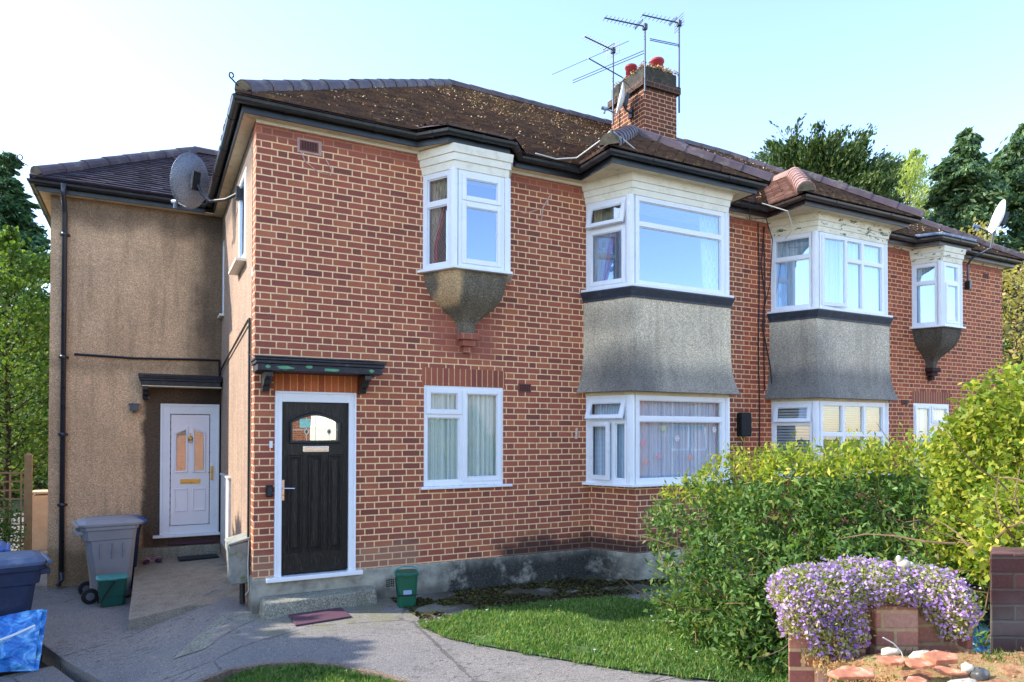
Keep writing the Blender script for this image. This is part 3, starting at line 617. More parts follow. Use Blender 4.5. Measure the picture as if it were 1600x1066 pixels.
# timber canopies
def canopy(par,x0,x1,yw,d,zb,brs,flake=True):
    m=MB(); m.box(x0+.03,x1-.03,yw-d+.04,yw,zb,zb+.07); m.box(x0+.012,x1-.012,yw-d+.02,yw,zb+.072,zb+.105); m.box(x0,x1,yw-d,yw,zb+.107,zb+.13)
    m.add([(x0-.01,yw-d-.01,zb+.132),(x1+.01,yw-d-.01,zb+.132),(x1+.01,yw,zb+.185),(x0-.01,yw,zb+.185),(x0-.01,yw-d-.01,zb+.142),(x1+.01,yw-d-.01,zb+.142),(x1+.01,yw,zb+.195),(x0-.01,yw,zb+.195)],[(0,3,2,1),(4,5,6,7),(0,1,5,4),(1,2,6,5),(2,3,7,6),(3,0,4,7)])
    c=m.build('door_canopy',mk_plain('black_flaking_paint','#26262e',.55,.35,8,bump=.4,bs=30,dirt='#5a5a64',damt=.5),par,bevel=.006)
    for bx in brs:
        b=MB(); b.ext([(bx,yw,zb-.005),(bx,yw-d*.78,zb-.005),(bx,yw-d*.78,zb-.06),(bx,yw-d*.55,zb-.085),(bx,yw-d*.5,zb-.13),(bx,yw-d*.3,zb-.15),(bx,yw-d*.25,zb-.2),(bx,yw,zb-.2)],(.075,0,0)); b.build('bracket',M_black,c,bevel=.006)
    if flake:
        for fx_,fz,sx_ in ((.13,.04,.03),(.3,.035,.09),(.78,.03,.1),(1.22,.035,.03),(.55,.05,.04)):
            pts=[]; n_=11
            for k in range(n_): an=2*math.pi*k/n_; pts.append((x0+fx_+sx_*math.cos(an)*(.7+.5*random.random()),yw-d+.038,zb+fz+.02*math.sin(an)*(.6+.5*random.random())))
            MB().ext(pts,(0,.002,0)).build('paint_flake',M_green,c)
    return c
canopy(houseA,-.045,1.335,0,.42,2.575,(.07,1.12))
cW=canopy(houseA,-1.14,-.01,3.85,.34,2.62,(-1.09,),False)
u_=MB(); u_.box(-1.1,-.02,3.53,3.84,2.605,2.618); u_.build('canopy_underside',M_cream,cW)
# steps
s_=MB(); s_.add([(.045,-.36,-.05),(1.315,-.23,-.05),(1.3,0,-.05),(.06,0,-.05),(.06,-.345,.155),(1.29,-.215,.165),(1.285,-.0,.175),(.07,-.0,.17)],[(0,3,2,1),(4,5,6,7),(0,1,5,4),(1,2,6,5),(2,3,7,6),(3,0,4,7)])
s_.build('front_step',M_step,houseA,bevel=.02)
# white wing door
fr=MB()
for a,b,c,d in ((-.85,-.715,.385,2.365),(-.16,-.03,.385,2.365),(-.715,-.16,2.21,2.365),(-.715,-.16,.385,.51)): fr.box(a,b,3.82,3.92,c,d)
for a,b,c,d in ((-.85,-.815,.385,2.365),(-.065,-.03,.385,2.365),(-.815,-.065,2.33,2.365)): fr.box(a,b,3.805,3.822,c,d)
wf=fr.build('door_frame',M_white,houseA,bevel=.005)
s_=MB(); s_.box(-.94,-.01,3.76,3.9,.345,.384); s_.build('threshold',M_white,wf,bevel=.006)
D=MB(); D.box(-.705,-.17,3.84,3.9,.52,2.2); wd=D.build('side_door',M_doorw,houseA,bevel=.004)
pm=MB()
for a,b in ((-.66,-.465),(-.41,-.215)): frame_poly(pm,[(a,.72),(b,.72),(b,1.08),(a,1.08)],.03,.012,3.839)
pl=[(-.66,1.31),(-.465,1.31),(-.465,2.02),(-.66,1.93)]; pr=[(-.41,1.31),(-.215,1.31),(-.215,1.93),(-.41,2.02)]
frame_poly(pm,pl,.034,.016,3.839); frame_poly(pm,pr,.034,.016,3.839); pm.build('door_panel',M_doorw,wd)
for q in (pl,pr):
    c=(sum(x for x,_ in q)/4,sum(z for _,z in q)/4); gm=MB(); gm.ext([(c[0]+(x-c[0])*.64,3.836,c[1]+(z-c[1])*.89) for x,z in q],(0,.002,0)); gm.build('patterned_pane',M_glassF,wd)
m=MB(); m.box(-.575,-.295,3.826,3.84,1.15,1.215); m.box(-.56,-.31,3.82,3.826,1.163,1.202); m.build('letterbox',M_brass,wd,bevel=.003)
m=MB(); m.box(-.15,-.115,3.806,3.82,1.19,1.41); m.tube([(-.133,3.806,1.32),(-.133,3.765,1.32),(-.19,3.765,1.31)],.008); m.build('door_handle',M_brass,wf,bevel=.002)
m=MB(); m.lathe([(.0,.0),(.032,.005),(.035,.02),(.02,.03)],(0,0,0),14); kn=[Matrix.Translation((-.437,3.838,1.84))@Matrix.Rotation(R(90),4,'X')@Vector(v) for v in m.v]
m2=MB(); m2.add(kn,m.f); m2.tube([(-.437+.028*math.cos(a),3.815,1.81+.04*math.sin(a)) for a in [k*math.pi/5 for k in range(11)]],.006,6); m2.tube([(-.437,3.83,1.88),(-.437,3.83,1.92)],.007); m2.build('door_knocker',M_brass,wd)
# side windows of the side wall: seen edge-on
window(houseA,(-.004+.004,1.55,3.985),(0,-1),.74,1.12,fx([(0,1,'c')]),M_glassU); window(houseA,(0,3.78,3.74),(0,-1),.28,1.15,fx([(0,1,'f')]),M_glassU)
MB().box(-.12,.02,.74,1.6,3.94,3.975).build('window_sill',M_whitep,houseA,bevel=.004); MB().box(-.07,.02,3.45,3.8,3.70,3.735).build('window_sill',M_whitep,houseA,bevel=.004)
# air bricks
def airbrick(par,x0,x1,z0,z1,mat,nx=6,nz=3,y=-.004):
    m=MB(); m.box(x0,x1,y-.006,.05,z0,z1); w_=(x1-x0); h_=(z1-z0)
    o=m.build('air_brick',mat,par)
    d=MB()
    for i in range(nx):
        for j in range(nz): a=x0+w_*(.08+.84*(i+.12)/nx); b=x0+w_*(.08+.84*(i+.85)/nx); c=z0+h_*(.1+.8*(j+.14)/nz); e=z0+h_*(.1+.8*(j+.84)/nz); d.box(a,b,y-.008,y-.004,c,e)
    d.build('vent_holes',M_rub,o)
M_terra=mk_plain('terracotta_vent','#7c4236',.85,.2,9)
ab=MB(); ab.box(.435,.70,-.006,.04,5.045,5.205); ab.build('mortar_patch',mk_plain('mortar_patch','#b59a92',.95,.25,12),houseA)
airbrick(houseA,.46,.665,5.068,5.182,M_terra,6,6,-.006); airbrick(houseA,3.215,3.40,2.462,2.568,M_terra,6,4); airbrick(houseA,1.45,1.575,.12,.235,M_step,4,4,-.018)
# --- facade B ---
mb=MB(); X0=7.195
holesB=[(7.86-X0,9.96-X0,1.26,2.5),(7.86-X0,9.96-X0,3.86,5.2),(11.5-X0,12.34-X0,3.9,5.1),(11.45-X0,12.55-X0,1.27,2.49)]
wall(mb,(X0,0,0),(1,0),0,14.39-X0,.36,EZ+.1,holesB,0,.11); wall(mb,(14.39,0,0),(0,1),0,8,.36,EZ+.1,[],0)
BB2=[(x+3.53,y) for x,y in BB]; mb.loft([z3(BB2,.36),z3(BB2,1.245)],0); mb.build('brick_wall',M_brickB,houseB)
mb=MB(); mb.box(7.195,14.4,-.014,.25,-.35,.36); mb.loft([z3(offs(BB2,.014,0),-.1),z3(offs(BB2,.014,0),.362)]); mb.build('concrete_plinth',M_plinth,houseB)
mb=MB(); mb.box(11.42,12.58,-.004,.05,2.495,2.71); mb.build('brick_lintel',M_sold,houseB)
mb=MB(); mb.box(7.2,14.3,8.0,8.15,-.3,EZ); mb.build('back_wall',M_brickB,houseB)
mb=MB()
for x0,x1 in ((7.3,10.8),(10.9,14.2)):
    for z0,z1 in ((.38,2.75),(2.85,5.3)): mb.add([(x0,.14,z0),(x1,.14,z0),(x1,3.4,z0),(x0,3.4,z0),(x0,.14,z1),(x1,.14,z1),(x1,3.4,z1),(x0,3.4,z1)],[(0,1,2,3),(4,7,6,5),(1,5,6,2),(2,6,7,3),(3,7,4,0)])
mb.build('room_interior',M_room,houseB)
window(houseB,(11.45,.005,1.28),(1,0),1.1,1.21,[(0,.48,[(0,1,'c')]),(.48,1,[(0,.7,'f'),(.7,1,'c')])],M_glassL)
s_=MB(); s_.box(11.4,12.62,-.055,.06,1.245,1.28); s_.build('window_sill',M_white,houseB,bevel=.006)
oriel(houseB,9.42,M_corb2,M_peel,[fx([(0,.70,'f'),(.70,1,'f')]),fx([(0,.70,'c'),(.70,1,'f')]),fx([(0,.7,'f'),(.7,1,'f')])],M_glassU)
airbrick(houseB,11.09,11.27,2.452,2.545,M_terra,6,4); airbrick(houseB,13.72,13.9,5.03,5.13,M_terra,5,3)
# --- eaves: soffit, fascia, gutter following one outline ---
GA=[(-.262,3.6),(-.262,-.262),(1.73,-.262),(2.0,-.57),(2.9,-.57),(3.14,-.262),(3.97,-.262),(3.97,-.965),(6.66,-.965),(6.66,-.262),(7.195,-.262)]
GB=[(7.195,-.262),(7.44,-.262),(7.44,-.965),(10.12,-.965),(10.12,-.262),(11.2,-.262),(11.38,-.6),(12.48,-.6),(12.66,-.262),(14.66,-.262),(14.66,8.0)]
GW=[(-2.52,8.0),(-2.52,3.59),(-.262,3.59)]
def eaves(par,Gp,gm,fm,mould=True):
    c=offs(Gp,-.052); g_=MB(); g_.tube(z3(c,5.415),.052,12,flat=True); go=g_.build('gutter',gm,par,smooth=False)
    # union joints / brackets
    for a,b in zip(c[:-1],c[1:]):
        a=Vector((*a,5.415)); b=Vector((*b,5.415)); L=(b-a).length; n_=max(1,int(L/.95)); t=(b-a).normalized()
        for k in range(n_):
            q=a+(b-a)*((k+.5)/n_) if n_>1 else a+(b-a)*.5; MB().tube([q-t*.02,q+t*.02],.058,12,flat=True).build('gutter_bracket',gm,go,uv=False)
    fi=offs(Gp,-.105); fo2=offs(Gp,-.127); f=MB(); n=len(fi)
    vs=z3(fi,5.30)+z3(fi,5.43)+z3(fo2,5.30)+z3(fo2,5.43); fs=[]
    for i in range(n-1): fs+=[(i,i+1,n+i+1,n+i),(2*n+i+1,2*n+i,3*n+i,3*n+i+1),(i+1,i,2*n+i,2*n+i+1),(n+i,n+i+1,3*n+i+1,3*n+i)]
    fs+=[(0,n,3*n,2*n),(n-1,3*n-1,4*n-1,2*n-1)]; f.add(vs,fs); f.build('fascia',fm,par)
def poly_soffit(par,pts,mat=M_cream,z=5.31):
    m=MB(); m.ext(z3(pts,z),(0,0,.012)); return m.build('soffit',mat,par)
eaves(houseA,GA,M_black,M_black); eaves(houseB,GB,M_brownp,M_brownp); eaves(houseA,GW,M_black,M_black)
s_=.127
def inset_path(Gp): return offs(Gp,-s_)
ia=inset_path(GA); poly_soffit(houseA,[(ia[0][0],3.85)]+ia[1:]+[(7.195,.08),(.08,.08),(.08,3.85)])
ib=inset_path(GB); poly_soffit(houseB,ib[:-1]+[(ib[-2][0],8),(14.3,8),(14.3,.08),(7.195,.08)])
iw=inset_path(GW); poly_soffit(houseA,[(iw[0][0],8)]+[iw[1]]+[(-.14,iw[2][1]),(-.14,3.95),(-2.2,3.95),(-2.2,8)],z=5.307)
for a,b in ((0,1.93),(3.06,4.2),(6.55,7.195)): MB().box(a,b,-.03,.0,5.275,5.308).build('cornice_strip',M_whitep,houseA)
for a,b in ((7.197,7.75),(10.1,11.4),(12.48,14.39)): MB().box(a,b,-.03,0,5.275,5.308).build('cornice_strip',M_peel,houseB)
# --- roofs ---
TAN=.698; CS=1/math.sqrt(1+TAN*TAN); SN=TAN*CS
def inside(poly,x,y):
    c=np.zeros(x.shape,bool); n=len(poly)
    for i in range(n):
        x0,y0=poly[i]; x1,y1=poly[(i+1)%n]
        if y0==y1: continue
        k=((y0>y)!=(y1>y))&(x<(x1-x0)*(y-y0)/(y1-y0)+x0); c^=k
    return c
def tiles(par,O,t,s,poly,mat,name='tiled_slope',g=.1,w=.165,under=True,h=.026):
    O=np.array(O,float);t=np.array(t,float);s=np.array(s,float); n=np.cross(t,s)
    a0=min(p[0] for p in poly); a1=max(p[0] for p in poly); b1=max(p[1] for p in poly)
    A=[];B=[]
    for k in range(int(b1/g)+1):
        xs=np.arange(a0-w+(w/2 if k%2 else 0),a1+w,w); A.append(xs); B.append(np.full(xs.shape,k*g))
    A=np.concatenate(A);B=np.concatenate(B); keep=inside(poly,A+w/2,B+g*.55); A=A[keep];B=B[keep]; N=len(A)
    hh=h+RNG.normal(size=N)*.003; lf=RNG.normal(size=N)*.002; db=RNG.normal(size=N)*.004; gp=.0015
    P=lambda a,b,c: O+np.outer(a,t)+np.outer(b,s)+np.outer(c,n)
    b0=B+db
    V=np.stack([P(A+gp,b0,lf*0),P(A+w-gp,b0,lf*0),P(A+w-gp,b0,hh+lf),P(A+gp,b0,hh-lf),P(A+w-gp,B+g+.015,np.full(N,.003)),P(A+gp,B+g+.015,np.full(N,.003))],1).reshape(-1,3)
    root=par
    while root.parent: root=root.parent
    V=V-np.array(root.location)
    me=bpy.data.meshes.new(name); F=[]
    for i in range(N): o=6*i; F+= [(o,o+1,o+2,o+3),(o+3,o+2,o+4,o+5)]
    nv=len(V); vv=[tuple(x) for x in V]
    if under:
        for a,b in poly: q=O+t*a+s*b-n*.012-np.array(root.location); vv.append(tuple(q))
        F.append(tuple(nv+i for i in range(len(poly))))
    me.from_pydata(vv,[],F); me.materials.append(mat); o=bpy.data.objects.new(name,me); COL.objects.link(o); o.parent=par; return o
def caps(par,p0,p1,mat,r=.102,seg=.42,name='ridge_tiles',endm=True,lift=.0):
    p0=Vector(p0)-Vector((0,0,.03));p1=Vector(p1)-Vector((0,0,.03)); L=(p1-p0).length; n=max(1,round(L/seg)); t=(p1-p0).normalized(); side=t.cross(Vector((0,0,1))).normalized(); u=side.cross(t); m=MB()
    for i in range(n):
        a=p0+t*(L*i/n-.02); b=p0+t*(L*(i+1)/n+.02); j=random.uniform(-.006,.006)
        ra,rb=r*1.06,r*.95; vs=[];k=9
        for q,rr in ((a,ra),(b,rb),(a,ra-.016)):
            for x in range(k): an=math.pi*(-.08+1.16*x/(k-1)); vs.append(q+side*math.cos(an)*rr+u*(math.sin(an)*rr+j+lift))
        fs=[(x,k+x,k+x+1,x+1) for x in range(k-1)]+[(x,x+1,2*k+x+1,2*k+x) for x in range(k-1)]
        m.add([tuple(v) for v in vs],fs)
    o=m.build(name,mat,par,uv=False)
    if endm:
        e=MB(); vs=[]; 
        for q,rr in ((p0-t*.03,r*.98),(p0+t*.12,r*.9)):
            for x in range(10): an=math.pi*x/9; vs.append(q+side*math.cos(an)*rr+u*(math.sin(an)*rr+lift)-up(.0))
        e.add([tuple(v) for v in vs],[tuple(range(9,-1,-1)),tuple(range(10,20))]+[(x,x+1,10+x+1,10+x) for x in range(9)]); e.build('mortar_bed',M_mortar,o,uv=False)
    return o
ZE=5.46; D4=4.01; BL=D4/CS; YE=-.24
roofA=MB().add([(-.24,YE,ZE-.02),(7.195,YE,ZE-.02),(7.195,7.78,ZE-.02),(-.24,7.78,ZE-.02),(3.77,3.77,ZE-.03+D4*TAN),(7.195,3.77,ZE-.03+D4*TAN)],[(0,1,5,4),(2,3,4,5),(3,0,4),(0,3,2,1)]).build('roof',M_tile,houseA)
roofB=MB().add([(7.195,YE,ZE-.02),(14.63,YE,ZE-.02),(14.63,7.78,ZE-.02),(7.195,7.78,ZE-.02),(7.195,3.77,ZE-.03+D4*TAN),(10.62,3.77,ZE-.03+D4*TAN)],[(0,1,5,4),(2,3,4,5),(1,2,5),(0,3,2,1)]).build('roof',M_tile,houseB)
sF=(0,CS,SN)
tiles(roofA,(0,YE,ZE),(1,0,0),sF,[(-.24,0),(7.195,0),(7.195,BL),(3.77,BL)],M_tile)
tiles(roofA,(-.24,0,ZE),(0,-1,0),(CS,0,SN),[(.24,0),(-3.7,0),(-7.78,0),(-3.77,BL)],M_tile)
tiles(roofB,(0,YE,ZE),(1,0,0),sF,[(7.195,0),(14.63,0),(10.62,BL),(7.195,BL)],M_tile)
tiles(roofB,(14.63,0,ZE),(0,1,0),(-CS,0,SN),[(-.24,0),(7.78,0),(3.77,BL)],M_tile)
caps(roofA,(-.13,-.13,ZE+.105),(3.77,3.77,ZE+D4*TAN+.03),M_ridge); caps(roofA,(3.77,3.77,ZE+D4*TAN+.03),(7.19,3.77,ZE+D4*TAN+.03),M_ridge,endm=False)
caps(roofB,(14.66,-.27,ZE+.03),(10.62,3.77,ZE+D4*TAN+.03),M_ridge); caps(roofB,(7.2,3.77,ZE+D4*TAN+.03),(10.62,3.77,ZE+D4*TAN+.03),M_ridge,endm=False)
# wing
WB_=2.18/CS; Yw=3.61
roofW=MB().add([(-2.49,Yw,ZE-.02),(-.2,Yw,ZE-.02),(2,Yw+2.18,ZE-.03+2.18*TAN),(-.31,Yw+2.18,ZE-.03+2.18*TAN),(-2.49,7.97,ZE-.02),(0,7.97,ZE-.02)],[(0,1,2,3),(4,0,3),(5,4,3,2),(0,4,5,1)]).build('wing_roof',M_tileW,houseA)
tiles(roofW,(0,Yw,ZE),(1,0,0),sF,[(-2.49,0),(-.1,0),(2.0,WB_),(-.31,WB_)],M_tileW)
tiles(roofW,(-2.49,0,ZE),(0,-1,0),(CS,0,SN),[(-Yw,0),(-7.97,0),(-5.79,WB_)],M_tileW)
caps(roofW,(-2.40,Yw+.09,ZE+.10),(-.31,Yw+2.18,ZE+2.18*TAN+.03),M_ridge); caps(roofW,(-.31,Yw+2.18,ZE+2.18*TAN+.03),(1.9,Yw+2.18,ZE+2.18*TAN+.03),M_ridge,endm=False)
# bay roofs
def bayroof(roof,xl,xr,mt,mr,mleft=None):
    ye=-.94; hw=(xr-xl)/2; bl=hw/CS; xm=(xl+xr)/2; za=ZE+hw*TAN
    tiles(roof,(0,ye,ZE),(1,0,0),sF,[(xl,0),(xr,0),(xm,bl)],mt)
    yr=YE+hw  # valley top where ridge meets main slope
    tiles(roof,(xl,0,ZE),(0,-1,0),(CS,0,SN),[(-ye,0),(-YE,0),(-yr,bl),(-ye-hw,bl)],mleft or mt)
    tiles(roof,(xr,0,ZE),(0,1,0),(-CS,0,SN),[(ye,0),(YE,0),(yr,bl),(ye+hw,bl)],mt)
    caps(roof,(xl-.03,ye-.03,ZE+.03),(xm,ye+hw,za+.03),mr,r=.125,seg=.28); caps(roof,(xr+.03,ye-.03,ZE+.03),(xm,ye+hw,za+.03),M_ridge,r=.11); caps(roof,(xm,ye+hw,za+.03),(xm,yr+.1,za+.03),mr,endm=False)
bayroof(roofA,3.99,6.64,M_tile,M_ridge); bayroof(roofB,7.46,10.1,M_tile,M_ridgeLit,M_tileLit)  # neighbour bay: sunlit-coloured copies on left slope, left hip and ridge
k=1/math.hypot(1,.36)
tiles(roofA,(0,-.55,ZE-.005),(1,0,0),(0,k,.36*k),[(2.0,0),(2.9,0),(2.9,.75),(2.0,.75)],M_tile)
MB().add([(1.66,-.25,5.45),(2.02,-.565,5.46),(2.02,.12,5.715),(1.66,.0,5.64)],[(0,1,2,3)]).build('oriel_tiles',M_tile,roofA); MB().add([(2.88,-.565,5.46),(3.2,-.25,5.45),(2.88,.12,5.715),(3.2,.0,5.64)],[(0,1,3,2)]).build('oriel_tiles',M_tile,roofA)
ft=MB(); ft.ext(z3([(11.18,.1),(11.18,-.25),(11.4,-.575),(12.46,-.575),(12.68,-.25),(12.68,.1)],5.45),(0,0,.055)); ft.build('lead_canopy_roof',M_leadl,roofB,bevel=.015)
# hip irons
def scroll(par,x,y,z,dx=-1,dy=0,s=.06):
    m=MB(); pts=[]
    for i in range(15): a=-math.pi*.5+i*.42; rr=s*(1-.03*i); pts.append((x+dx*(.05+rr*math.cos(a)+s),y+dy*(.05+rr*math.cos(a)+s),z+.05+rr*math.sin(a)+s))
    m.tube([(x,y,z)]+pts,.008,6); m.build('hip_iron',M_black,par)
scroll(roofA,-.2,-.2,ZE+.08,-.8,-.3,.035); scroll(roofW,-2.5,Yw-.05,ZE+.12,-.9,.2,.05)
m=MB(); m.box(3.97,4.0,-.99,-.96,ZE,ZE+.17); m.build('hip_iron',M_black,roofA); m=MB(); m.box(7.44,7.47,-.99,-.96,ZE,ZE+.17); m.build('hip_iron',M_brownp,roofB)
# roof moss, with sun glints painted in as its cream and orange specks
def slope_pts(n,xa,xb,ba,bb,dens=None):
    x=RNG.uniform(xa,xb,n); b=RNG.uniform(ba,bb,n); q=np.stack([x,YE+b*CS,ZE+b*SN+.03],1); k=(x+.24>b*CS)&(14.63-x>b*CS); return q[k]
P1=np.concatenate([slope_pts(3400,0,7.1,.1,4.8),slope_pts(1700,3.2,7.1,2.6,4.8),slope_pts(500,3.0,4.6,3.8,4.85)])
b_=np.round((P1[:,1]-YE)/CS/.1)*.1; P1[:,1]=YE+b_*CS; P1[:,2]=ZE+b_*SN+.03
P1=P1[(np.sin(P1[:,0]*5+P1[:,1]*3)+np.sin(P1[:,0]*11-P1[:,2]*7)+RNG.normal(size=len(P1))*.8>-.4)]; leafmesh('roof_moss_glints',P1,.024,M_mossGlint,roofA,aspect=1,up=.6,szvar=.6)['kind']='stuff'
P2=slope_pts(1800,7.3,14,.1,4.8); leafmesh('roof_moss_glints',P2,.026,M_mossGlint,roofB,aspect=1,up=.6,szvar=.6)['kind']='stuff'
# chimney
CX0,CX1,CY0,CY1=6.83,7.585,2.0,2.98
m=MB(); m.box(CX0,CX1,CY0,CY1,6.4,8.16)
ch=m.build('chimney',M_chim,houseA)
m=MB(); m.box(CX0-.06,CX1+.06,CY0-.06,CY1+.06,8.165,8.30); m.build('chimney_band',M_chim,ch,bevel=.012)
m=MB(); m.box(CX0-.005,CX1+.005,CY0-.005,CY1+.005,8.302,8.54); m.box(CX0+.04,CX1-.04,CY0+.04,CY1-.04,8.542,8.60); m.build('chimney_cap',mk_plain('sooty_cap','#3a352f',.95,.4,7,bump=1,bs=25,dirt='#5c6038',damt=.6),ch,bevel=.02)
for x,y,r_,h_ in ((7.05,2.66,.105,.27),(7.38,2.3,.118,.30)):
    m=MB(); m.lathe([(r_,0),(r_*.94,h_*.8),(r_*1.12,h_*.82),(r_*1.12,h_*.93),(r_,h_),(r_*.8,h_),(r_*.78,h_*.6)],(x,y,8.62),22); m.build('chimney_pot',M_pot,ch,smooth=True)
m=MB(); m.lathe([(.07,0),(.07,.18),(.085,.185),(.085,.21),(.06,.21)],(7.19,2.48,8.6),16); m.build('chimney_pot',M_ridge,ch)
q=np.stack([RNG.uniform(CX0-.05,CX1+.05,700),CY0-.03+RNG.uniform(0,.1,700),8.57+RNG.uniform(-.03,.05,700)],1)[:260]; q2=np.stack([CX0-.03+RNG.uniform(0,.08,500),RNG.uniform(CY0,CY1,500),8.55+RNG.uniform(-.03,.03,500)],1)[:120]
leafmesh('cap_moss',np.concatenate([q,q2]),.035,M_mossGlint,ch,aspect=.9)['kind']='stuff'
# --- downpipe, cables on the walls ---
m=MB(); px=-2.085; m.tube([(px,3.54,5.40),(px,3.56,5.25),(px,3.74,5.12),(px,3.79,5.02),(px,3.79,-.05)],.034,10)
for z in (4.75,3.0,1.9,.9): m.tube([(px,3.79,z-.025),(px,3.79,z+.025)],.043,10); m.box(px-.06,px+.06,3.82,3.85,z-.015,z+.015)
m.tube([(px,3.79,-.05),(px,3.76,-.16),(px-.02,3.66,-.2)],.036,10); m.build('downpipe',M_pipe,houseA,smooth=True)
m=MB(); m.tube([(-1.96,3.83,3.05),(-1.2,3.83,3.03),(-.3,3.83,3.055),(-.04,3.83,3.06),(-.035,3.82,2.8)],.018,6); m.tube([(-.035,3.83,2.84),(-.03,3.0,2.95),(-.03,.3,3.18)],.014,6); m.tube([(-.02,.26,3.2),(-.02,.25,.3)],.014,6); m.tube([(-.025,3.82,2.36),(-.025,3.82,.3)],.014,6)
m.build('surface_cable',M_cable,houseA)
m=MB()
for x,z0,z1 in ((6.63,1.0,5.2),(7.5,1.0,5.25),(7.62,2.6,5.2),(6.66,3.85,5.2)):
    m.tube([(x+.01*math.sin(z*3+x),-.018,z) for z in np.linspace(z0,z1,24)],.009,5)
m.tube([(7.62,-.03,5.2),(7.55,-.02,4.6),(7.64,-.02,4.1),(7.58,-.02,3.6),(7.72,-.04,3.0),(7.76,-.06,2.5)],.011,5)
m.tube([(6.6,-.7,5.2),(6.9,-.4,5.12),(7.3,-.35,5.2),(7.6,-.2,4.95),(7.66,-.1,4.3),(7.6,-.03,3.9)],.007,5); m.build('hanging_cable',M_cable,houseB)
m=MB(); m.tube([(3.3,-.3,5.46),(3.6,-.31,5.44),(3.85,-.4,5.47),(3.96,-.8,5.58),(3.99,-.96,5.64),(4.2,-.9,5.6),(4.45,-.9,5.48)],.008,6); m.build('roof_cable',M_cablew,houseA)
m=MB(); m.tube([(7.05,-.5,5.35),(7.3,-.75,5.2),(7.6,-.6,5.02),(7.72,-.35,4.95)],.008,6); m.build('hanging_cable',M_cablew,houseB)
M_scr=mk_plain('pale_scrape','#cdb0a6',.95,.2,30)
for pts,r_ in (([(.47,-.004,5.06),(.52,-.004,4.95),(.66,-.004,4.86),(.8,-.004,4.84),(.82,-.004,4.9),(.74,-.004,5.03)],.006),([(3.7,-.004,5.1),(3.58,-.004,4.9),(3.55,-.004,4.7),(3.5,-.004,4.69)],.009),([(3.2,-.003,4.8),(3.3,-.003,4.78),(3.5,-.003,4.86)],.005),([(4.11,-.003,2.0),(4.1,-.003,1.85)],.02)):
    MB().tube(pts,r_,4).build('chalk_scrape',M_scr,houseA)
# ======================= CURTAINS AND BLINDS =======================
def along(a,b,inset=.12):
    a=Vector((*a,0)); b=Vector((*b,0)); t=(b-a).normalized(); n=Vector((t.y,-t.x,0)); return a-n*inset+t*.05,t,(b-a).length-.1
def cz(p,z): return (p.x,p.y,z)
for i,k in enumerate((0,1,2)):
    p,t,L=along(WA[k],WA[k+1]); curtain(cz(p,1.28),t,L,1.14,M_net,'net_curtain',['pale blue net curtain behind the opened side pane of the ground floor bay','pale blue net curtain behind the big front pane of the ground floor bay','pale blue net curtain on the hidden right side of the ground floor bay'][i])
p,t,L=along(WA[0],WA[1]); curtain(cz(p,3.9),t,L,1.1,M_cbeige,'curtain','beige curtain with red edge in the left side of the upper bay',shape=lambda v:(0,.25+.5*v*v))
curtain(cz(p-Vector((0,-.02,0)),3.9),t,L,1.1,M_cred,'curtain','red curtain edge beside the beige one in the upper bay',shape=lambda v:(.25+.5*v*v,.4+.55*v*v))
p,t,L=along(WA[1],WA[2],.15); curtain(cz(p,3.9),t,L,1.1,M_netw,'curtain','pinkish white curtain at the right end of the upper bay window',shape=lambda v:(.84-.05*v,1))
OA=[(1.91,0),(2.15,-.41),(2.85,-.41),(3.04,0)]
p,t,L=along(OA[0],OA[1],.1); curtain(cz(p,3.92),t,L,1.08,M_cbeige,'curtain','cream curtain with a tie-back in the small projecting window',shape=lambda v:(0,.12+.85*max(0,v-.25)**1.0/.75 if v>.25 else .12))
curtain(cz(p+Vector((-.01,.03,0)),3.92),t,L,1.08,M_cred,'curtain','red drape tied back in the small projecting window',shape=lambda v:(.1+.8*max(0,v-.25)/.75,.3+.68*max(0,v-.25)/.75))
curtain((1.95,.06,1.3),(1,0),.52,1.18,M_netg,'net_curtain','sheer net curtain behind the left half of the ground floor window'); curtain((2.47,.065,1.3),(1,0),.52,1.18,M_netg,'net_curtain','sheer net curtain behind the right half of the ground floor window')
p,t,L=along(WB[0],WB[1],.06); curtain(cz(p,3.9),t,L,1.12,M_net,'net_curtain','pale blue net curtain on the left side of the neighbour upper bay')
p,t,L=along(WB[1],WB[2],.1); curtain(cz(p,3.9),t,L,1.12,M_netw,'net_curtain','white pleated curtain behind the three lights of the neighbour upper bay')
OB=[(11.42,0),(11.62,-.44),(12.2,-.44),(12.42,0)]
p,t,L=along(OB[0],OB[1],.07); curtain(cz(p,3.92),t,L,1.08,M_net,'net_curtain','pale net in the left pane of the far projecting window')
p,t,L=along(OB[1],OB[2],.07); curtain(cz(p,3.92),t,L,1.08,M_netw,'net_curtain','white net in the front pane of the far projecting window')
curtain((11.5,.07,1.3),(1,0),1.0,1.15,M_netw,'net_curtain','white net curtain in the far ground floor window beside the bush')
def blind(P,t,L,z0,z1,mat,label,g=.045):
    t=Vector((t[0],t[1],0)); n=Vector((t.y,-t.x,0)); m=MB(); z=z0
    while z<z1: m.obox(Vector((P.x,P.y,z)),t*L,n*.022+Vector((0,0,.026)),n*-.001+Vector((0,0,.003))); z+=g
    return tag(m.build('window_blind',mat,None,base=(P.x,P.y,z0)),label,'blind')
p,t,L=along(WB[0],WB[1],.1); blind(p,t,L,1.28,2.42,M_blind,'white slatted blind in the left side of the neighbour ground floor bay')
p,t,L=along(WB[1],WB[2],.1); blind(p,t,L,1.28,2.42,M_blindb,'buff slatted blind behind the front lights of the neighbour ground floor bay',.036)
k=0
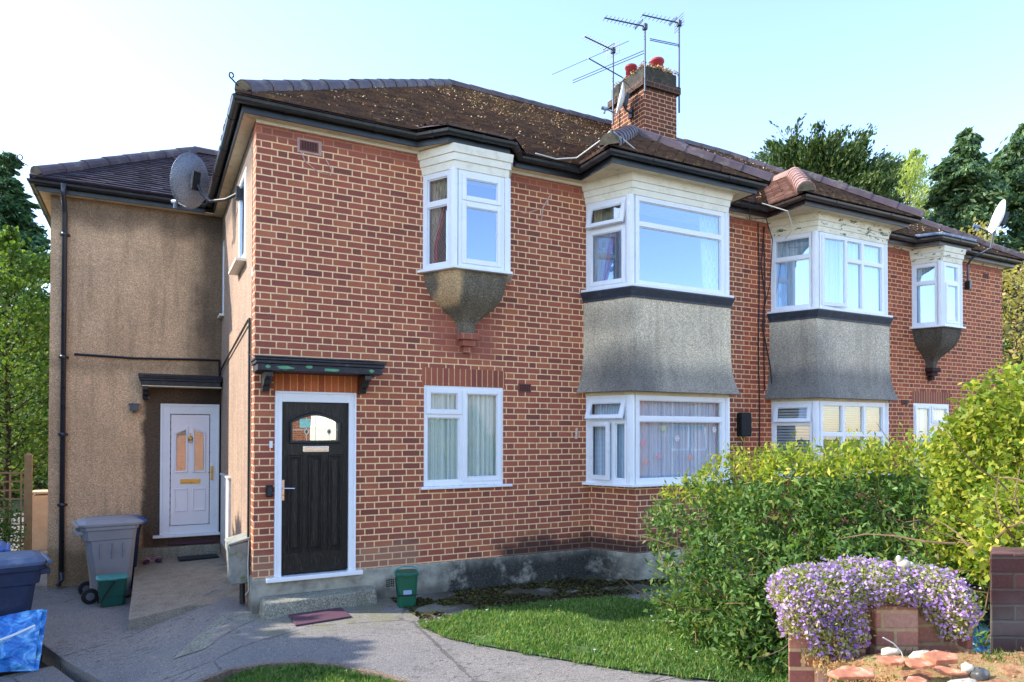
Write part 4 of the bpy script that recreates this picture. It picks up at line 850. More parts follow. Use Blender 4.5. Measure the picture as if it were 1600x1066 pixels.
for fx_,z,w_ in ((.1,1.8,1),(.32,2.0,1),(.47,1.86,1),(.62,1.6,1),(.27,1.62,1),(.85,1.5,1),(.9,1.98,1),(.12,1.55,1)):
    x=4.62+1.55*fx_; m=MB()
    for a in range(6): an=a*math.pi/3; m.ext([(x,-.585,z),(x+.035*math.cos(an-.4),-.585,z+.035*math.sin(an-.4)),(x+.05*math.cos(an),-.585,z+.05*math.sin(an)),(x+.035*math.cos(an+.4),-.585,z+.035*math.sin(an+.4))],(0,.001,0))
    c=['#e8a0b8','#c9dba0','#f2f2f2','#e8b0a0'][k%4]; k+=1; m.build('flower_sticker',mk_plain('sticker',c,.6,.05,9),houseA,uv=False)
# ======================= GROUND =======================
def sst(x): x=min(1,max(0,x)); return x*x*(3-2*x)
def zg(x,y): return -.27*sst((-.15-x)/1.1)
def inpoly(poly,x,y):
    c=False;n=len(poly)
    for i in range(n):
        x0,y0=poly[i];x1,y1=poly[(i+1)%n]
        if (y0>y)!=(y1>y) and x<(x1-x0)*(y-y0)/(y1-y0)+x0: c=not c
    return c
m=MB(); 
m.add([(-220,-220,-.46),(220,-220,-.46),(220,220,-.46),(-220,220,-.46)],[(0,1,2,3)]); o=m.build('ground',M_turf); tag(o,None,None,kind='structure')
def sheet(name,x0,x1,y0,y1,mat,keep=None,dz=0,st=.15,skirt=True):
    m=MB(); nx=int((x1-x0)/st); ny=int((y1-y0)/st); vs=[(x0+(x1-x0)*i/nx,y0+(y1-y0)*j/ny) for j in range(ny+1) for i in range(nx+1)]
    m.v=[(x,y,zg(x,y)+dz+(RNG.random()*.004)) for x,y in vs]
    for j in range(ny):
        for i in range(nx):
            a=j*(nx+1)+i; cx=(vs[a][0]+vs[a+nx+2][0])/2; cy=(vs[a][1]+vs[a+nx+2][1])/2
            if keep is None or keep(cx,cy): m.f.append((a,a+1,a+nx+2,a+nx+1)); m.mi.append(0)
    return m.build(name,mat,None,uv=False,smooth=True)
EDG=[(-2.05,1.05),(-1.97,.80),(-1.71,.09),(-1.32,-.85),(-.75,-2.4),(-.4,-3.6)]
def left_of(x,y):
    for a,b in zip(EDG[:-1],EDG[1:]):
        if b[1]<=y<=a[1]: return x< a[0]+(b[0]-a[0])*(a[1]-y)/(a[1]-b[1])
    return y<EDG[-1][1] and x<-.4
pth=sheet('path',-9,10,-3.6,15,M_path,lambda x,y: not left_of(x-.09,y) and not (y<1.05 and x<-1.95)); tag(pth,None,None,kind='structure')
# clean cut face of the path slab along its broken edge
m=MB()
for a,b in zip(EDG[:-1],EDG[1:]):
    n_=Vector((b[1]-a[1],-(b[0]-a[0]))).normalized(); q=.30
    m.add([(a[0],a[1],zg(*a)+.006),(b[0],b[1],zg(*b)+.006),(b[0]-n_.x*q,b[1]-n_.y*q,zg(*b)+.007),(a[0]-n_.x*q,a[1]-n_.y*q,zg(*a)+.007),(a[0],a[1],-.45),(b[0],b[1],-.45)],[(0,1,2,3),(0,4,5,1)])
tag(m.build('path_edge',M_path,None,uv=False),None,None,kind='structure')
m=MB(); m.ext([(-6,.05,-.40),(-2.2,-.04,-.40),(-1.80,.10,-.40),(-1.42,-.9,-.40),(-.9,-2.4,-.40),(-.6,-4,-.4),(-6,-4,-.40)],(0,0,.085)); tag(m.build('paving_slab',M_path,None,uv=False),None,None,kind='structure')
m=MB(); m.box(-9,-1.2,-3.6,1.2,-.452,-.448); tag(m.build('soil_gap',M_soil,None,uv=False),None,None,kind='structure')
m=MB(); m.box(-60,60,-8.6,-3.5,-.30,-.003); tag(m.build('pavement',M_path,None,uv=False),None,None,kind='structure')
m=MB(); m.box(-60,60,-8.75,-8.6,-.3,-.015); tag(m.build('kerb',M_kerb,None,uv=False,bevel=.01),None,None,kind='structure')
m=MB(); m.box(-60,60,-15,-8.75,-.3,-.14); tag(m.build('road',M_road,None,uv=False),None,None,kind='structure')
# ramp and step at the side door
m=MB(); v=[(-1.16,3.84,.055),(-.01,3.84,.07),(-.01,3.2,.06),(-1.165,3.2,.03),(-.01,1.4,.02),(-1.17,1.9,-.04),(-.01,.55,.004),(-1.185,.92,-.15),(-.6,.8,-.03)]
m.add(v+[(x,y,-.4) for x,y,z in v],[(0,3,2,1),(3,5,4,2),(5,7,8,6,4),(3,0,9,12),(5,3,12,14),(7,5,14,16),(8,7,16,17),(6,8,17,15)]); m.build('ramp',M_ramp,None,uv=False)['kind']='structure'
m=MB(); m.box(-1.16,-.01,3.70,3.85,.03,.205); m.build('side_step',M_step,houseA,bevel=.015)
m=MB(); m.box(-.72,-.05,3.80,3.845,.225,.275); m.build('rubber_strip',M_matp,houseA,bevel=.004)
m=MB(); pp_=[(-.79,-.74),(-.53,-.88),(-.28,-.6),(-.02,-.30),(-.05,.02),(-.3,.05),(-.55,-.34)]; m.add([(x,y,zg(x,y)+.010) for x,y in pp_],[tuple(range(7))]); tag(m.build('concrete_patch',M_step,None,uv=False),None,None,kind='structure')
# lawns
LAWN=[(1.40,-1.30),(1.49,-1.85),(1.71,-2.22),(2.06,-2.76),(2.38,-3.23),(2.79,-3.69),(3.3,-4.2),(5.2,-4.6),(5.4,-1.6),(4.25,-1.62),(3.74,-1.24),(2.96,-1.11),(2.10,-1.08)]
ISL=[(-.72,-2.3),(-.594,-2.10),(-.396,-1.95),(-.101,-1.95),(.16,-2.06),(.37,-2.26),(.58,-2.56),(.72,-2.85),(.95,-3.5),(-.4,-3.5)]
def lawn(poly,name,n):
    m=MB(); m.add([(x,y,zg(x,y)+.018) for x,y in poly],[tuple(range(len(poly)))]); 
    if m.f and sum((poly[i][0]*poly[(i+1)%len(poly)][1]-poly[(i+1)%len(poly)][0]*poly[i][1]) for i in range(len(poly)))<0: m.f=[m.f[0][::-1]]
    tag(m.build(name,M_turf,None,uv=False),None,None,kind='structure')
    xs=[p[0] for p in poly]; ys=[p[1] for p in poly]; q=np.stack([RNG.uniform(min(xs)-.03,max(xs)+.03,n*2),RNG.uniform(min(ys)-.03,max(ys)+.03,n*2)],1)
    P=np.array(poly); jx=.035*np.sin(q[:,1]*37+q[:,0]*11)+RNG.normal(size=len(q))*.02; jy=.035*np.sin(q[:,0]*41+q[:,1]*13)+RNG.normal(size=len(q))*.02; k=inside([tuple(p) for p in poly],q[:,0]+jx,q[:,1]+jy); k&=(np.sin(q[:,0]*4.1+1)*np.sin(q[:,1]*5.3)+np.sin(q[:,0]*9.7)*np.sin(q[:,1]*8.1+2)*.6+RNG.normal(size=len(q))*.35<.95); q=q[k][:n]
    z=np.array([zg(x,y) for x,y in q]); h=.012+.018*RNG.random(len(q)); C=np.stack([q[:,0],q[:,1],z+h+.008],1)
    d=np.tile([0,0,1.],(len(q),1)); g_=leafmesh('grass',C,.055,L_grass,None,aspect=.14,dirs=d,szvar=.5); g_['kind']='stuff'
    kk=np.sin(C[:,0]*7.3+2)*np.sin(C[:,1]*6.1)+RNG.normal(size=len(C))*.25>.85; D_=C[kk][:n//14]; u_=leafmesh('clover',D_,.035,L_hedge,None,aspect=.8,up=1.0,szvar=.5); u_['kind']='stuff'
lawn(LAWN,'lawn',52000); lawn(ISL,'lawn_island',16000)
K=[(-.80,-2.33),(-.64,-2.065),(-.42,-1.90),(-.101,-1.895),(.18,-2.0),(.41,-2.21),(.63,-2.53),(.78,-2.84),(1.0,-3.5)]
K2=[(x+dx,y+dy) for (x,y),(dx,dy) in zip(K,[(.05,-.02),(.035,-.035),(.02,-.05),(0,-.05),(-.025,-.045),(-.035,-.035),(-.045,-.025),(-.05,-.01),(-.05,0)])]
m=MB(); n=len(K); V=[(x,y,-.1) for x,y in K]+[(x,y,.05) for x,y in K]+[(x,y,.05) for x,y in K2]+[(x,y,-.1) for x,y in K2]
m.add(V,[f for i in range(n-1) for f in ((i,i+1,n+i+1,n+i)[::-1],(n+i,n+i+1,2*n+i+1,2*n+i)[::-1],(2*n+i,2*n+i+1,3*n+i+1,3*n+i)[::-1])]); tag(m.build('kerb_edging',M_kerb,None,uv=False),None,None,kind='structure')
# low moss cushions on the concrete by the plinth
n=8200; x=RNG.uniform(1.5,5.0,n); y=-.05-RNG.beta(1.3,1.5,n)*1.15; f=np.sin(x*5+1.3)+np.sin(y*9+x*3)+np.sin(x*13-y*11)*.6; k=(f>-.7)&~inside(LAWN,x,y); C=np.stack([x[k],y[k],np.full(k.sum(),.012)],1)
leafmesh('moss',C,.032,M_mossd,None,aspect=1,up=1.2,szvar=.6)['kind']='stuff'
# daisies
def daisy(x,y):
    m=MB(); z=.05+zg(x,y); m.tube([(x,y,.01+zg(x,y)),(x,y,z)],.0015,5)
    pts=[]
    for a in range(16): rr=.013 if a%2 else .008; an=a*math.pi/8; pts.append((x+rr*math.cos(an),y+rr*math.sin(an),z))
    m.ext(pts,(0,0,.002)); return m.build('daisy',M_white,None,base=(x,y,zg(x,y)),uv=False)
for i,(x,y) in enumerate([(3.05,-3.15),(3.6,-2.2),(3.5,-2.35),(2.45,-2.85),(3.4,-2.75),(3.28,-3.55),(3.2,-3.3),(2.9,-1.35),(3.75,-2.0),(2.2,-1.2)]): tag(daisy(x,y),'tiny white daisy in the front lawn','flower','daisies in the lawn')
# ======================= BINS, CADDIES, MATS =======================
def wheelie(loc,rz,body,lid,label,lidc='bins by the houses',s=1.0,hgt=1.07):
    b=empty('wheelie_bin',loc,label,'bin',lidc); M=Matrix.Translation(loc)@Matrix.Rotation(rz,4,'Z')@Matrix.Scale(s,4)
    L,Wd,H=.60,.50,.90*hgt/1.07; m=MB()
    def rr(cx,hx,hy,z,c=.06): return [(cx-hx+c,-hy,z),(cx+hx-c,-hy,z),(cx+hx,-hy+c,z),(cx+hx,hy-c,z),(cx+hx-c,hy,z),(cx-hx+c,hy,z),(cx-hx,hy-c,z),(cx-hx,-hy+c,z)]
    secs=[rr(.03,.22,.20,.03),rr(.03,.235,.215,.30),rr(.015,.285,.245,H*.88),rr(.0,.30,.255,H*.88+.01),rr(.0,.315,.265,H+.03),rr(0,.33,.285,H+.032),rr(0,.335,.288,H+.075)]
    vs=[v for q in secs for v in q]; fs=[]
    for i in range(len(secs)-1):
        for k in range(8): fs.append((i*8+k,i*8+(k+1)%8,(i+1)*8+(k+1)%8,(i+1)*8+k))
    fs+=[tuple(range(7,-1,-1)),tuple((len(secs)-1)*8+k for k in range(8))]; m.add(vs,fs)
    for x in (-.12,.02,.14): m.box(x,x+.012,-.262,-.235,H*.62,H*.84)
    m.box(-.385,-.30,-.22,.22,H-.02,H+.03); m.build('body',body,b,M=M,bevel=.008)
    m=MB(); lc=[rr(.01,.36,.295,H+.078),rr(.01,.365,.30,H+.115),rr(-.01,.31,.25,H+.155),rr(-.02,.25,.19,H+.17)]; vs=[v for q in lc for v in q]; fs=[]
    for i in range(3):
        for k in range(8): fs.append((i*8+k,i*8+(k+1)%8,(i+1)*8+(k+1)%8,(i+1)*8+k))
    fs+=[tuple(range(7,-1,-1)),tuple(24+k for k in range(8))]; m.add(vs,fs); m.box(.345,.40,-.16,.16,H+.085,H+.105); m.tube([(-.37,-.27,H+.10),(-.37,.27,H+.10)],.022,10)
    m.build('lid',lid,b,M=M,bevel=.008)
    ax=MB(); ax.tube([(-.22,-.27,.1),(-.22,.27,.1)],.012,8); ax.build('axle',M_steel,b,M=M)
    for y in (-.285,.235):
        w_=MB(); w_.add([v for v in MB().lathe([(.05,0),(.095,.004),(.1,.012),(.1,.038),(.095,.046),(.05,.05)],(0,0,0),24).v],MB().lathe([(.05,0),(.095,.004),(.1,.012),(.1,.038),(.095,.046),(.05,.05)],(0,0,0),24).f)
        M2=M@Matrix.Translation((-.22,y,.1))@Matrix.Rotation(R(-90),4,'X'); wo_=w_.build('wheel',M_rub,b,M=M2)
        h=MB().lathe([(.048,-.002),(.05,.0),(.05,.05),(.02,.054)],(0,0,0),16); h.build('hub',mk_plain('hub_grey','#6a6d72',.5),wo_,M=M2)
    return b
wheelie((-1.47,2.80,-.27),R(8),M_bkp,M_bkp,'grey wheelie bin standing by the pebbledashed wing wall with small green caddy in front')
wheelie((-1.42,3.42,-.33),R(4),M_navy,M_blue,'dark wheelie bin with blue lid squeezed behind the grey one')
wheelie((-2.28,.44,-.36),R(193),M_navy,M_navyl,'navy wheelie bin at the left edge with blue bag against it',s=1.02)
wheelie((-2.72,1.35,-.33),R(187),M_navy,M_blue,'bin whose blue lid shows behind the navy one at the left edge')
at=lambda px,d,z=0: Vector((CAM.x,CAM.y,0))+Vector((math.cos(YAW),math.sin(YAW),0))*d+Vector((math.sin(YAW),-math.cos(YAW),0))*((px-800)/F_PX*d)+Vector((0,0,z))
q=at(1512,5.35); wheelie((q.x,q.y,-.02),R(-60),M_navy,M_navy,'dark bin half hidden in the hedge beside the brick pier',hgt=1.1)
def caddy(loc,rz,body,lid,label,w=.29,d=.26,h=.34,up_=False):
    b=empty('food_caddy',loc,label,'caddy','green food waste caddies'); M=Matrix.Translation(loc)@Matrix.Rotation(rz,4,'Z')
    def rr(hx,hy,z,c=.03): return [(-hx+c,-hy,z),(hx-c,-hy,z),(hx,-hy+c,z),(hx,hy-c,z),(hx-c,hy,z),(-hx+c,hy,z),(-hx,hy-c,z),(-hx,-hy+c,z)]
    def lf(secs):
        m=MB(); vs=[v for q in secs for v in q]; fs=[]
        for i in range(len(secs)-1):
            for k in range(8): fs.append((i*8+k,i*8+(k+1)%8,(i+1)*8+(k+1)%8,(i+1)*8+k))
        fs+=[tuple(range(7,-1,-1)),tuple((len(secs)-1)*8+k for k in range(8))]; return m.add(vs,fs)
    lf([rr(w*.40,d*.40,0),rr(w*.43,d*.43,h*.35),rr(w*.445,d*.445,h*.36),rr(w*.49,d*.49,h*.98)]).build('body',body,b,M=M,bevel=.004)
    m=lf([rr(w*.54,d*.54,h*.98),rr(w*.55,d*.55,h*1.03),rr(w*.5,d*.5,h*1.08),rr(w*.40,d*.38,h*1.09)]); m.box(-.05,.05,-d*.62,-d*.5,h*.98,h*1.04); m.build('lid',lid,b,M=M,bevel=.004)
    hd=MB(); 
    if up_: hd.tube([(-w*.55,0,h*.95),(-w*.5,.03,h*1.12),(-w*.2,.04,h*1.2),(w*.3,.04,h*1.2),(w*.56,.03,h*1.12),(w*.56,0,h*.95)],.008,6)
    else: hd.tube([(w*.06,-d*.56,h*.93),(-w*.2,-d*.56,h*.55),(-w*.42,-d*.52,h*.2),(-w*.5,-.0,h*.12),(-w*.42,d*.52,h*.2),(w*.06,d*.56,h*.93)],.008,6)
    hd.build('handle',M_rub if not up_ else M_cadl,b,M=M)
    if up_:
        s_=MB(); s_.box(-.045,.045,-d*.475,-d*.455,h*.42,h*.55); s_.build('label_sticker',mk_plain('label_blue','#8fa6c8',.5,.1,30),b,M=M)
        s_=MB(); s_.tube([(-w*.47,-d*.47,h*.40),(w*.47,-d*.47,h*.40)],.006,6); s_.tube([(-w*.47,-d*.47,h*.40),(-w*.52,.0,h*.9)],.006,6); s_.build('strap',M_rub,b,M=M)
    return b
caddy((-1.40,2.33,-.262),R(6),M_cadg,M_cadl,'dark green food caddy with pale lid in front of the grey wheelie bin',w=.33)
caddy((1.56,-.46,0),R(-12),M_cadg2,M_cadg2,'bright green food caddy standing by the brick wall next to the front step',w=.235,d=.23,h=.36,up_=True)
# blue bag
m=MB(); nu,nv=14,14; vs=[];
A0=Vector((-2.52,.0,-.31)); 
for sgn in (1,-1):
    for j in range(nv+1):
        for i in range(nu+1):
            u=i/nu; v=j/nv; puff=.07*math.sin(math.pi*u)**.6*math.sin(math.pi*v)**.6*(1+.35*math.sin(9*u+5*v))+.012*math.sin(23*u*v+7*u)+.012*math.cos(19*v-11*u)
            x=-2.52+.60*u+.05*v; z=-.312+.44*v+.10*u*v+.03*math.sin(3*u); y=.0+.14*v-.02*u; vs.append((x-.02*sgn,y-sgn*puff,max(-.312,z)))
n1=(nu+1)*(nv+1)
for sgn in (0,1):
    for j in range(nv):
        for i in range(nu): a=sgn*n1+j*(nu+1)+i; f=(a,a+1,a+nu+2,a+nu+1); m.f.append(f if sgn==0 else f[::-1]); m.mi.append(0)
m.v=vs
def mk_bag():
    g=G('blue_bag_plastic'); P=g.obj(); n=g.noise(P,9,5,.7,1.0); c=g.ramp(n,[(.35,hexc('#0f58b0')),(.5,hexc('#2a8ae0')),(.62,hexc('#7cc4f4')),(.7,hexc('#d8f0ff'))])
    return g.fin(c,.28,g.noise(P,14,5,.7,1),1,.02,spec=.7)
M_bag=mk_bag()
bag=empty('recycling_bag',(-2.4,.0,-.31),'crumpled blue plastic bag leaning on the navy bin','bag'); bo=m.build('bag_body',M_bag,bag,uv=False,smooth=True)
m=MB(); m.tube([(-2.50,-.05,-.03),(-2.3,-.085,.0),(-2.1,-.08,.06),(-1.93,-.03,.12)],.012,6); m.build('white_band',M_white,bag)
q=at(1512,5.0,.0); m=MB(); m.lathe([(.05,0),(.17,.05),(.19,.2),(.14,.38),(.04,.46)],(q.x,q.y,.15),14,sx=1.1,sy=.9); tag(m.build('blue_sack',M_bag,None,base=(q.x,q.y,.15),smooth=True,uv=False),'blue plastic sack between the flowered wall and the brick pier','bag')
# mats, sandals
m=MB(); m.add([(.318,-.305,.006),(.880,-.268,.006),(.885,-.680,.006),(.308,-.762,.006),(.318,-.305,.022),(.880,-.268,.022),(.885,-.680,.022),(.308,-.762,.022)],[(0,1,2,3),(7,6,5,4),(4,5,1,0),(5,6,2,1),(6,7,3,2),(7,4,0,3)])
tag(m.build('doormat',M_matp,None,base=(.6,-.5,.006),uv=False,bevel=.004),'purple-brown doormat lying below the front step','doormat')
m=MB(); m.obox((-.60,3.28,.068),(.54,.03,0),(-.02,.26,.003),(0,0,.02)); o=m.build('doormat',M_matd,None,base=(-.3,3.4,.07),uv=False,bevel=.005); tag(o,'small dark doormat at the top of the ramp by the white door','doormat')
def sandal(x,y,z,rz,label):
    b=empty('sandal',(x,y,z),label,'sandal'); M=Matrix.Translation((x,y,z))@Matrix.Rotation(rz,4,'Z')
    pts=[]; 
    for k in range(20): a=2*math.pi*k/20; pts.append((.105*math.cos(a),.042*math.sin(a)*(1+.25*math.cos(a)),0))
    MB().ext(pts,(0,0,.022)).build('sole',mk_plain('sole_dark','#4a2a44',.8),b,M=M)
    st=MB(); 
    vs=[];n=8
    for j,xx in enumerate((.0,.035,.065)):
        for k in range(n+1): a=math.pi*k/n; vs.append((xx,.046*math.cos(a),.02+.042*math.sin(a)))
    st.add(vs,[(j*(n+1)+k,j*(n+1)+k+1,(j+1)*(n+1)+k+1,(j+1)*(n+1)+k) for j in range(2) for k in range(n)]); st.build('strap',M_pink,b,M=M)
sandal(-1.02,3.40,.058,R(80),'left of the two pink sandals at the top of the ramp'); sandal(-.86,3.44,.06,R(100),'right of the two pink sandals, next to the dark mat')
# ======================= WALL FITTINGS =======================
m=MB(); m.box(-1.255,-1.14,3.75,3.85,2.25,2.34); m.box(-1.27,-1.125,3.74,3.85,2.34,2.355); wl=empty('wall_light',(-1.2,3.85,2.25),'small grey wall lamp on the pebbledash left of the white door','wall light'); m.build('housing',M_steel,wl)
m=MB(); m.lathe([(.0,-.045),(.03,-.03),(.038,0)],(-1.197,3.79,2.25),14); m.build('lens',M_glassF,wl); m=MB(); m.tube([(-1.2,3.84,2.35),(-1.18,3.835,2.45),(-1.05,3.835,2.5),(-1.0,3.835,2.44)],.005,5); m.build('cable',M_cablew,wl)
m=MB(); m.box(.158,.192,-.018,0,1.765,1.84); m.box(.166,.184,-.022,-.018,1.79,1.815); tag(m.build('doorbell',M_white,None,base=(.175,0,1.8),bevel=.003),'white doorbell push on the brick beside the black door','doorbell')
ks=empty('key_safe',(.16,0,1.3),'black key safe low on the brick left of the black door','key safe'); m=MB(); m.box(.122,.193,-.05,0,1.235,1.362); m.build('case',M_rub,ks,bevel=.01); m=MB(); m.box(.138,.178,-.058,-.05,1.25,1.34); m.build('cover',M_black,ks,bevel=.005)
wb=empty('junction_box',(7.12,0,2.0),'tall black junction box on the brick between the two bays','junction box'); m=MB(); m.box(7.03,7.25,-.11,0,1.88,2.25); m.build('case',M_rub,wb,bevel=.02); m=MB(); m.tube([(7.12,-.05,1.88),(7.1,-.04,1.7),(7.16,-.02,1.5),(7.25,-.02,1.35)],.01,6); m.build('cable',M_cable,wb)
mp=MB(); mp.box(-.035,0,2.3,3.42,.28,1.29); mp.box(-.05,0,2.28,3.44,1.29,1.32); tag(mp.build('meter_box',M_wcab,None,base=(0,2.9,.3),bevel=.006),'flat white meter panel on the side wall by the white door','meter box')
cb=empty('meter_cabinet',(-.12,.45,.27),'grey lichen-covered meter cabinet on the side wall near the corner','meter cabinet')
m=MB(); m.add([(-.20,.22,.27),(-.005,.22,.28),(-.005,.62,.28),(-.20,.62,.27),(-.215,.22,.70),(-.005,.22,.745),(-.005,.62,.745),(-.215,.62,.70)],[(0,3,2,1),(4,5,6,7),(0,1,5,4),(1,2,6,5),(2,3,7,6),(3,0,4,7)]); m.build('cabinet_body',M_cab,cb,bevel=.02)
m=MB(); m.add([(-.23,.20,.70),(.0,.20,.752),(.0,.64,.752),(-.23,.64,.70),(-.23,.20,.725),(.0,.20,.785),(.0,.64,.785),(-.23,.64,.725)],[(0,3,2,1),(4,5,6,7),(0,1,5,4),(1,2,6,5),(2,3,7,6),(3,0,4,7)]); m.build('cabinet_hood',M_cab,cb,bevel=.01)
m=MB(); m.tube([(-.06,.4,.28),(-.06,.4,.02)],.03,8); m.build('service_pipe',M_cable,cb); m=MB(); m.tube([(-.02,.2,.75),(-.03,.19,.5),(-.02,.2,.2),(-.05,.22,.15)],.006,5); m.build('cable',M_cablew,cb)
# dishes and aerials
def dish(loc,aim,rx,rz,mat,label,mount,depth=.09,name='satellite_dish',lnb=True,cup=True):
    loc=Vector(loc); aim=Vector(aim).normalized(); s_=aim.cross(Vector((0,0,1))).normalized(); u=s_.cross(aim); b=empty(name,loc,label,'satellite dish')
    n=28;k=7; vs=[];fs=[]
    for off in (0,-.006):
        for j in range(k+1):
            r_=j/k
            for i in range(n): a=2*math.pi*i/n; vs.append(loc+s_*(rx*r_*math.cos(a))+u*(rz*r_*math.sin(a))+aim*(depth*r_*r_+off))
    for o_ in (0,(k+1)*n):
        for j in range(k):
            for i in range(n): f=(o_+j*n+i,o_+j*n+(i+1)%n,o_+(j+1)*n+(i+1)%n,o_+(j+1)*n+i); fs.append(f if o_ else f[::-1])
    for i in range(n): fs.append((k*n+i,(2*k+1)*n+i,(2*k+1)*n+(i+1)%n,k*n+(i+1)%n))
    m=MB(); m.add(vs,fs); m.build('reflector',mat,b,uv=False,smooth=True)
    foc=loc+aim*(rz*1.05)-u*rz*.75
    m=MB(); m.tube([loc-u*rz*.95+aim*depth,foc],.012,6); m.build('feed_arm',M_steel,b)
    m=MB(); m.tube([foc-aim*.05,foc+aim*.07],.032,10); m.tube([foc,foc-u*.09],.022,8); m.build('receiver',M_leadl,b)
    m=MB(); m.box(-.05,.05,-.03,.03,-.12,.12); Mx=Matrix.Translation(loc-aim*.05)@aim.to_track_quat('Y','Z').to_matrix().to_4x4(); m.build('bracket',M_black,b,M=Mx)
    m=MB(); m.tube(mount,.02,8); m.build('mount_arm',M_steel if mat!=M_mesh else M_black,b)
    m=MB(); e=Vector(mount[-1]); m.box(e.x-.03,e.x+.03,e.y-.05,e.y+.05,e.z-.08,e.z+.08); m.build('wall_plate',M_black,b)
    return b
def mk_mesh():
    g=G('perforated_metal'); t=g.n('ShaderNodeBsdfTransparent'); p=g.n('ShaderNodeBsdfPrincipled'); p.inputs['Base Color'].default_value=hexc('#8c929c'); p.inputs['Roughness'].default_value=.45; p.inputs['Metallic'].default_value=.5
    v=g.vor(g.obj(),120); f=g.ma('LESS_THAN',v,.50); m=g.n('ShaderNodeMixShader'); g.put(m.inputs[0],f); g.t.links.new(p.outputs[0],m.inputs[1]); g.t.links.new(t.outputs[0],m.inputs[2]); g.t.links.new(m.outputs[0],g.out.inputs[0]); return g.m
M_mesh=mk_mesh(); M_dishw=mk_plain('dish_white','#dfe2e2',.4,.06,5)
dish((-.50,2.3,5.30),(-.45,.88,.2),.27,.37,M_mesh,'perforated grey satellite dish on a bent arm under the left eaves',[(-.46,2.28,5.28),(-.40,2.22,5.12),(-.3,2.1,5.0),(-.14,1.7,4.93),(-.02,1.45,4.95)])
dish((13.0,-.72,5.93),(-.72,.62,.3),.26,.33,M_dishw,'white satellite dish on a bent pole at the far right corner',[(13.1,-.6,5.9),(13.15,-.5,5.75),(13.14,-.45,5.45),(13.0,-.18,5.3),(13.02,-.1,5.2),(13.02,-.1,4.8)])
dish((6.60,2.28,7.98),(-.86,.46,.2),.23,.29,M_dishw,'white satellite dish fixed to the chimney side',[(6.62,2.34,7.97),(6.7,2.35,7.85),(6.82,2.35,7.8)])
def aerial(label,x,y,z0,z1,ang,L,nel=8,grid=True,extra=None,slope=0):
    b=empty('tv_aerial',(x,y,z0),label,'aerial','television aerials on the chimney')
    m=MB(); m.tube([(x,y,z0),(x,y,z1)],.017,8); m.build('mast',M_steel,b)
    d=Vector((math.cos(ang),math.sin(ang),slope)).normalized(); s_=d.cross(Vector((0,0,1))).normalized(); T=Vector((x,y,z1-.03))
    m=MB(); m.tube([T-d*.04,T+d*L],.012,6); m.box(x-.035,x+.035,y-.035,y+.035,z1-.09,z1+.01); bo=m.build('boom',M_steel,b)
    m=MB()
    for i in range(nel): q=T+d*(L*(.22+.76*i/(nel-1))); h=.11-.03*i/nel; m.tube([q-s_*h,q+s_*h],.0055,5)
    q=T+d*L*.15; m.tube([q-s_*.14,q+s_*.14,q+s_*.14+Vector((0,0,.03)),q-s_*.14+Vector((0,0,.03)),q-s_*.14],.007,5)
    m.build('elements',M_steel,bo)
    if grid:
        m=MB()
        for k in range(5):
            zz=-.11+.055*k; m.tube([T+Vector((0,0,zz))-s_*.16,T+Vector((0,0,zz))+s_*.16],.005,5)
        for sx in (-.16,0,.16): m.tube([T+s_*sx-Vector((0,0,.12)),T+s_*sx+Vector((0,0,.12))],.005,5)
        m.build('reflector_grid',M_steel,bo)
    if extra: extra(b,T,d,s_)
    return b
def fm_dipole(b,T,d,s_):
    q=T-Vector((0,0,.42)); d2=Vector((-.9,-.25,0)).normalized(); m=MB(); m.tube([q-d2*.42,q+d2*.72],.011,6); bo=m.build('lower_boom',M_steel,b)
    e=Vector((.35,-.93,0)).normalized(); m=MB(); 
    for off in (0,.05):
        m.tube([q+d2*.18-e*.80+Vector((0,0,off)),q+d2*.18+e*.80+Vector((0,0,off))],.007,5)
    m.tube([q+d2*.7-e*.85,q+d2*.7+e*.85],.005,5); m.build('dipole_loop',M_steel,bo)
def bar_dipole(b,T,d,s_):
    q=T-Vector((0,0,.44)); m=MB(); 
    for off in (0,.03): m.tube([q+Vector((0,0,off)),q+d*.62+Vector((0,0,off))],.008,5)
    m.build('second_boom',M_steel,b)
aerial('leftmost tv aerial on the chimney with grid reflector and long dipole rods',6.72,2.78,7.75,9.2,R(190),.75,9,True,fm_dipole)
aerial('middle tv aerial on the tall mast at the front corner of the chimney',6.80,1.93,8.03,9.23,R(171),.80,9,False)
aerial('rightmost tv aerial on the mast at the right side of the chimney',7.78,2.15,7.95,9.68,R(171),.78,8,True,bar_dipole)
# ======================= FRONT WALL, FLOWERS, RUBBLE =======================
LF=lambda a,b,z=0: Vector((CAM.x,CAM.y,0))+Vector((math.sin(YAW),-math.cos(YAW),0))*a+Vector((math.cos(YAW),math.sin(YAW),0))*b+Vector((0,0,z))
M_gw=mk_brick('brick_garden',['#8a564a','#a06a58','#b4806c','#7a4c44','#94685c','#c4a28e'],'#b89c78',P=.345,H=.078,joint=.008,vrough=.95)
M_gwd=mk_brick('brick_pier',['#4a2e2a','#5e3a34','#523432','#6a4640'],'#5c5044',P=.345,H=.078,joint=.006,zones=[((-9,9,.9,1.1,.1,.3),'#8a8a80',.4)],vrough=.95)
gw=empty('garden_wall',LF(1.5,3.1),'low brick garden wall with purple flowers spilling over it','wall')
m=MB(); pl=[(1.176,2.96),(1.50,2.95),(1.52,3.06),(1.56,3.06),(1.565,2.99),(1.745,2.985),(1.76,3.05),(1.925,3.05),(1.93,2.95),(1.955,2.95),(1.96,3.28),(1.32,3.28)]
m.ext([LF(a,b,0) for a,b in pl],(0,0,1.19)); m.build('brickwork',M_gw,gw,bevel=.006)
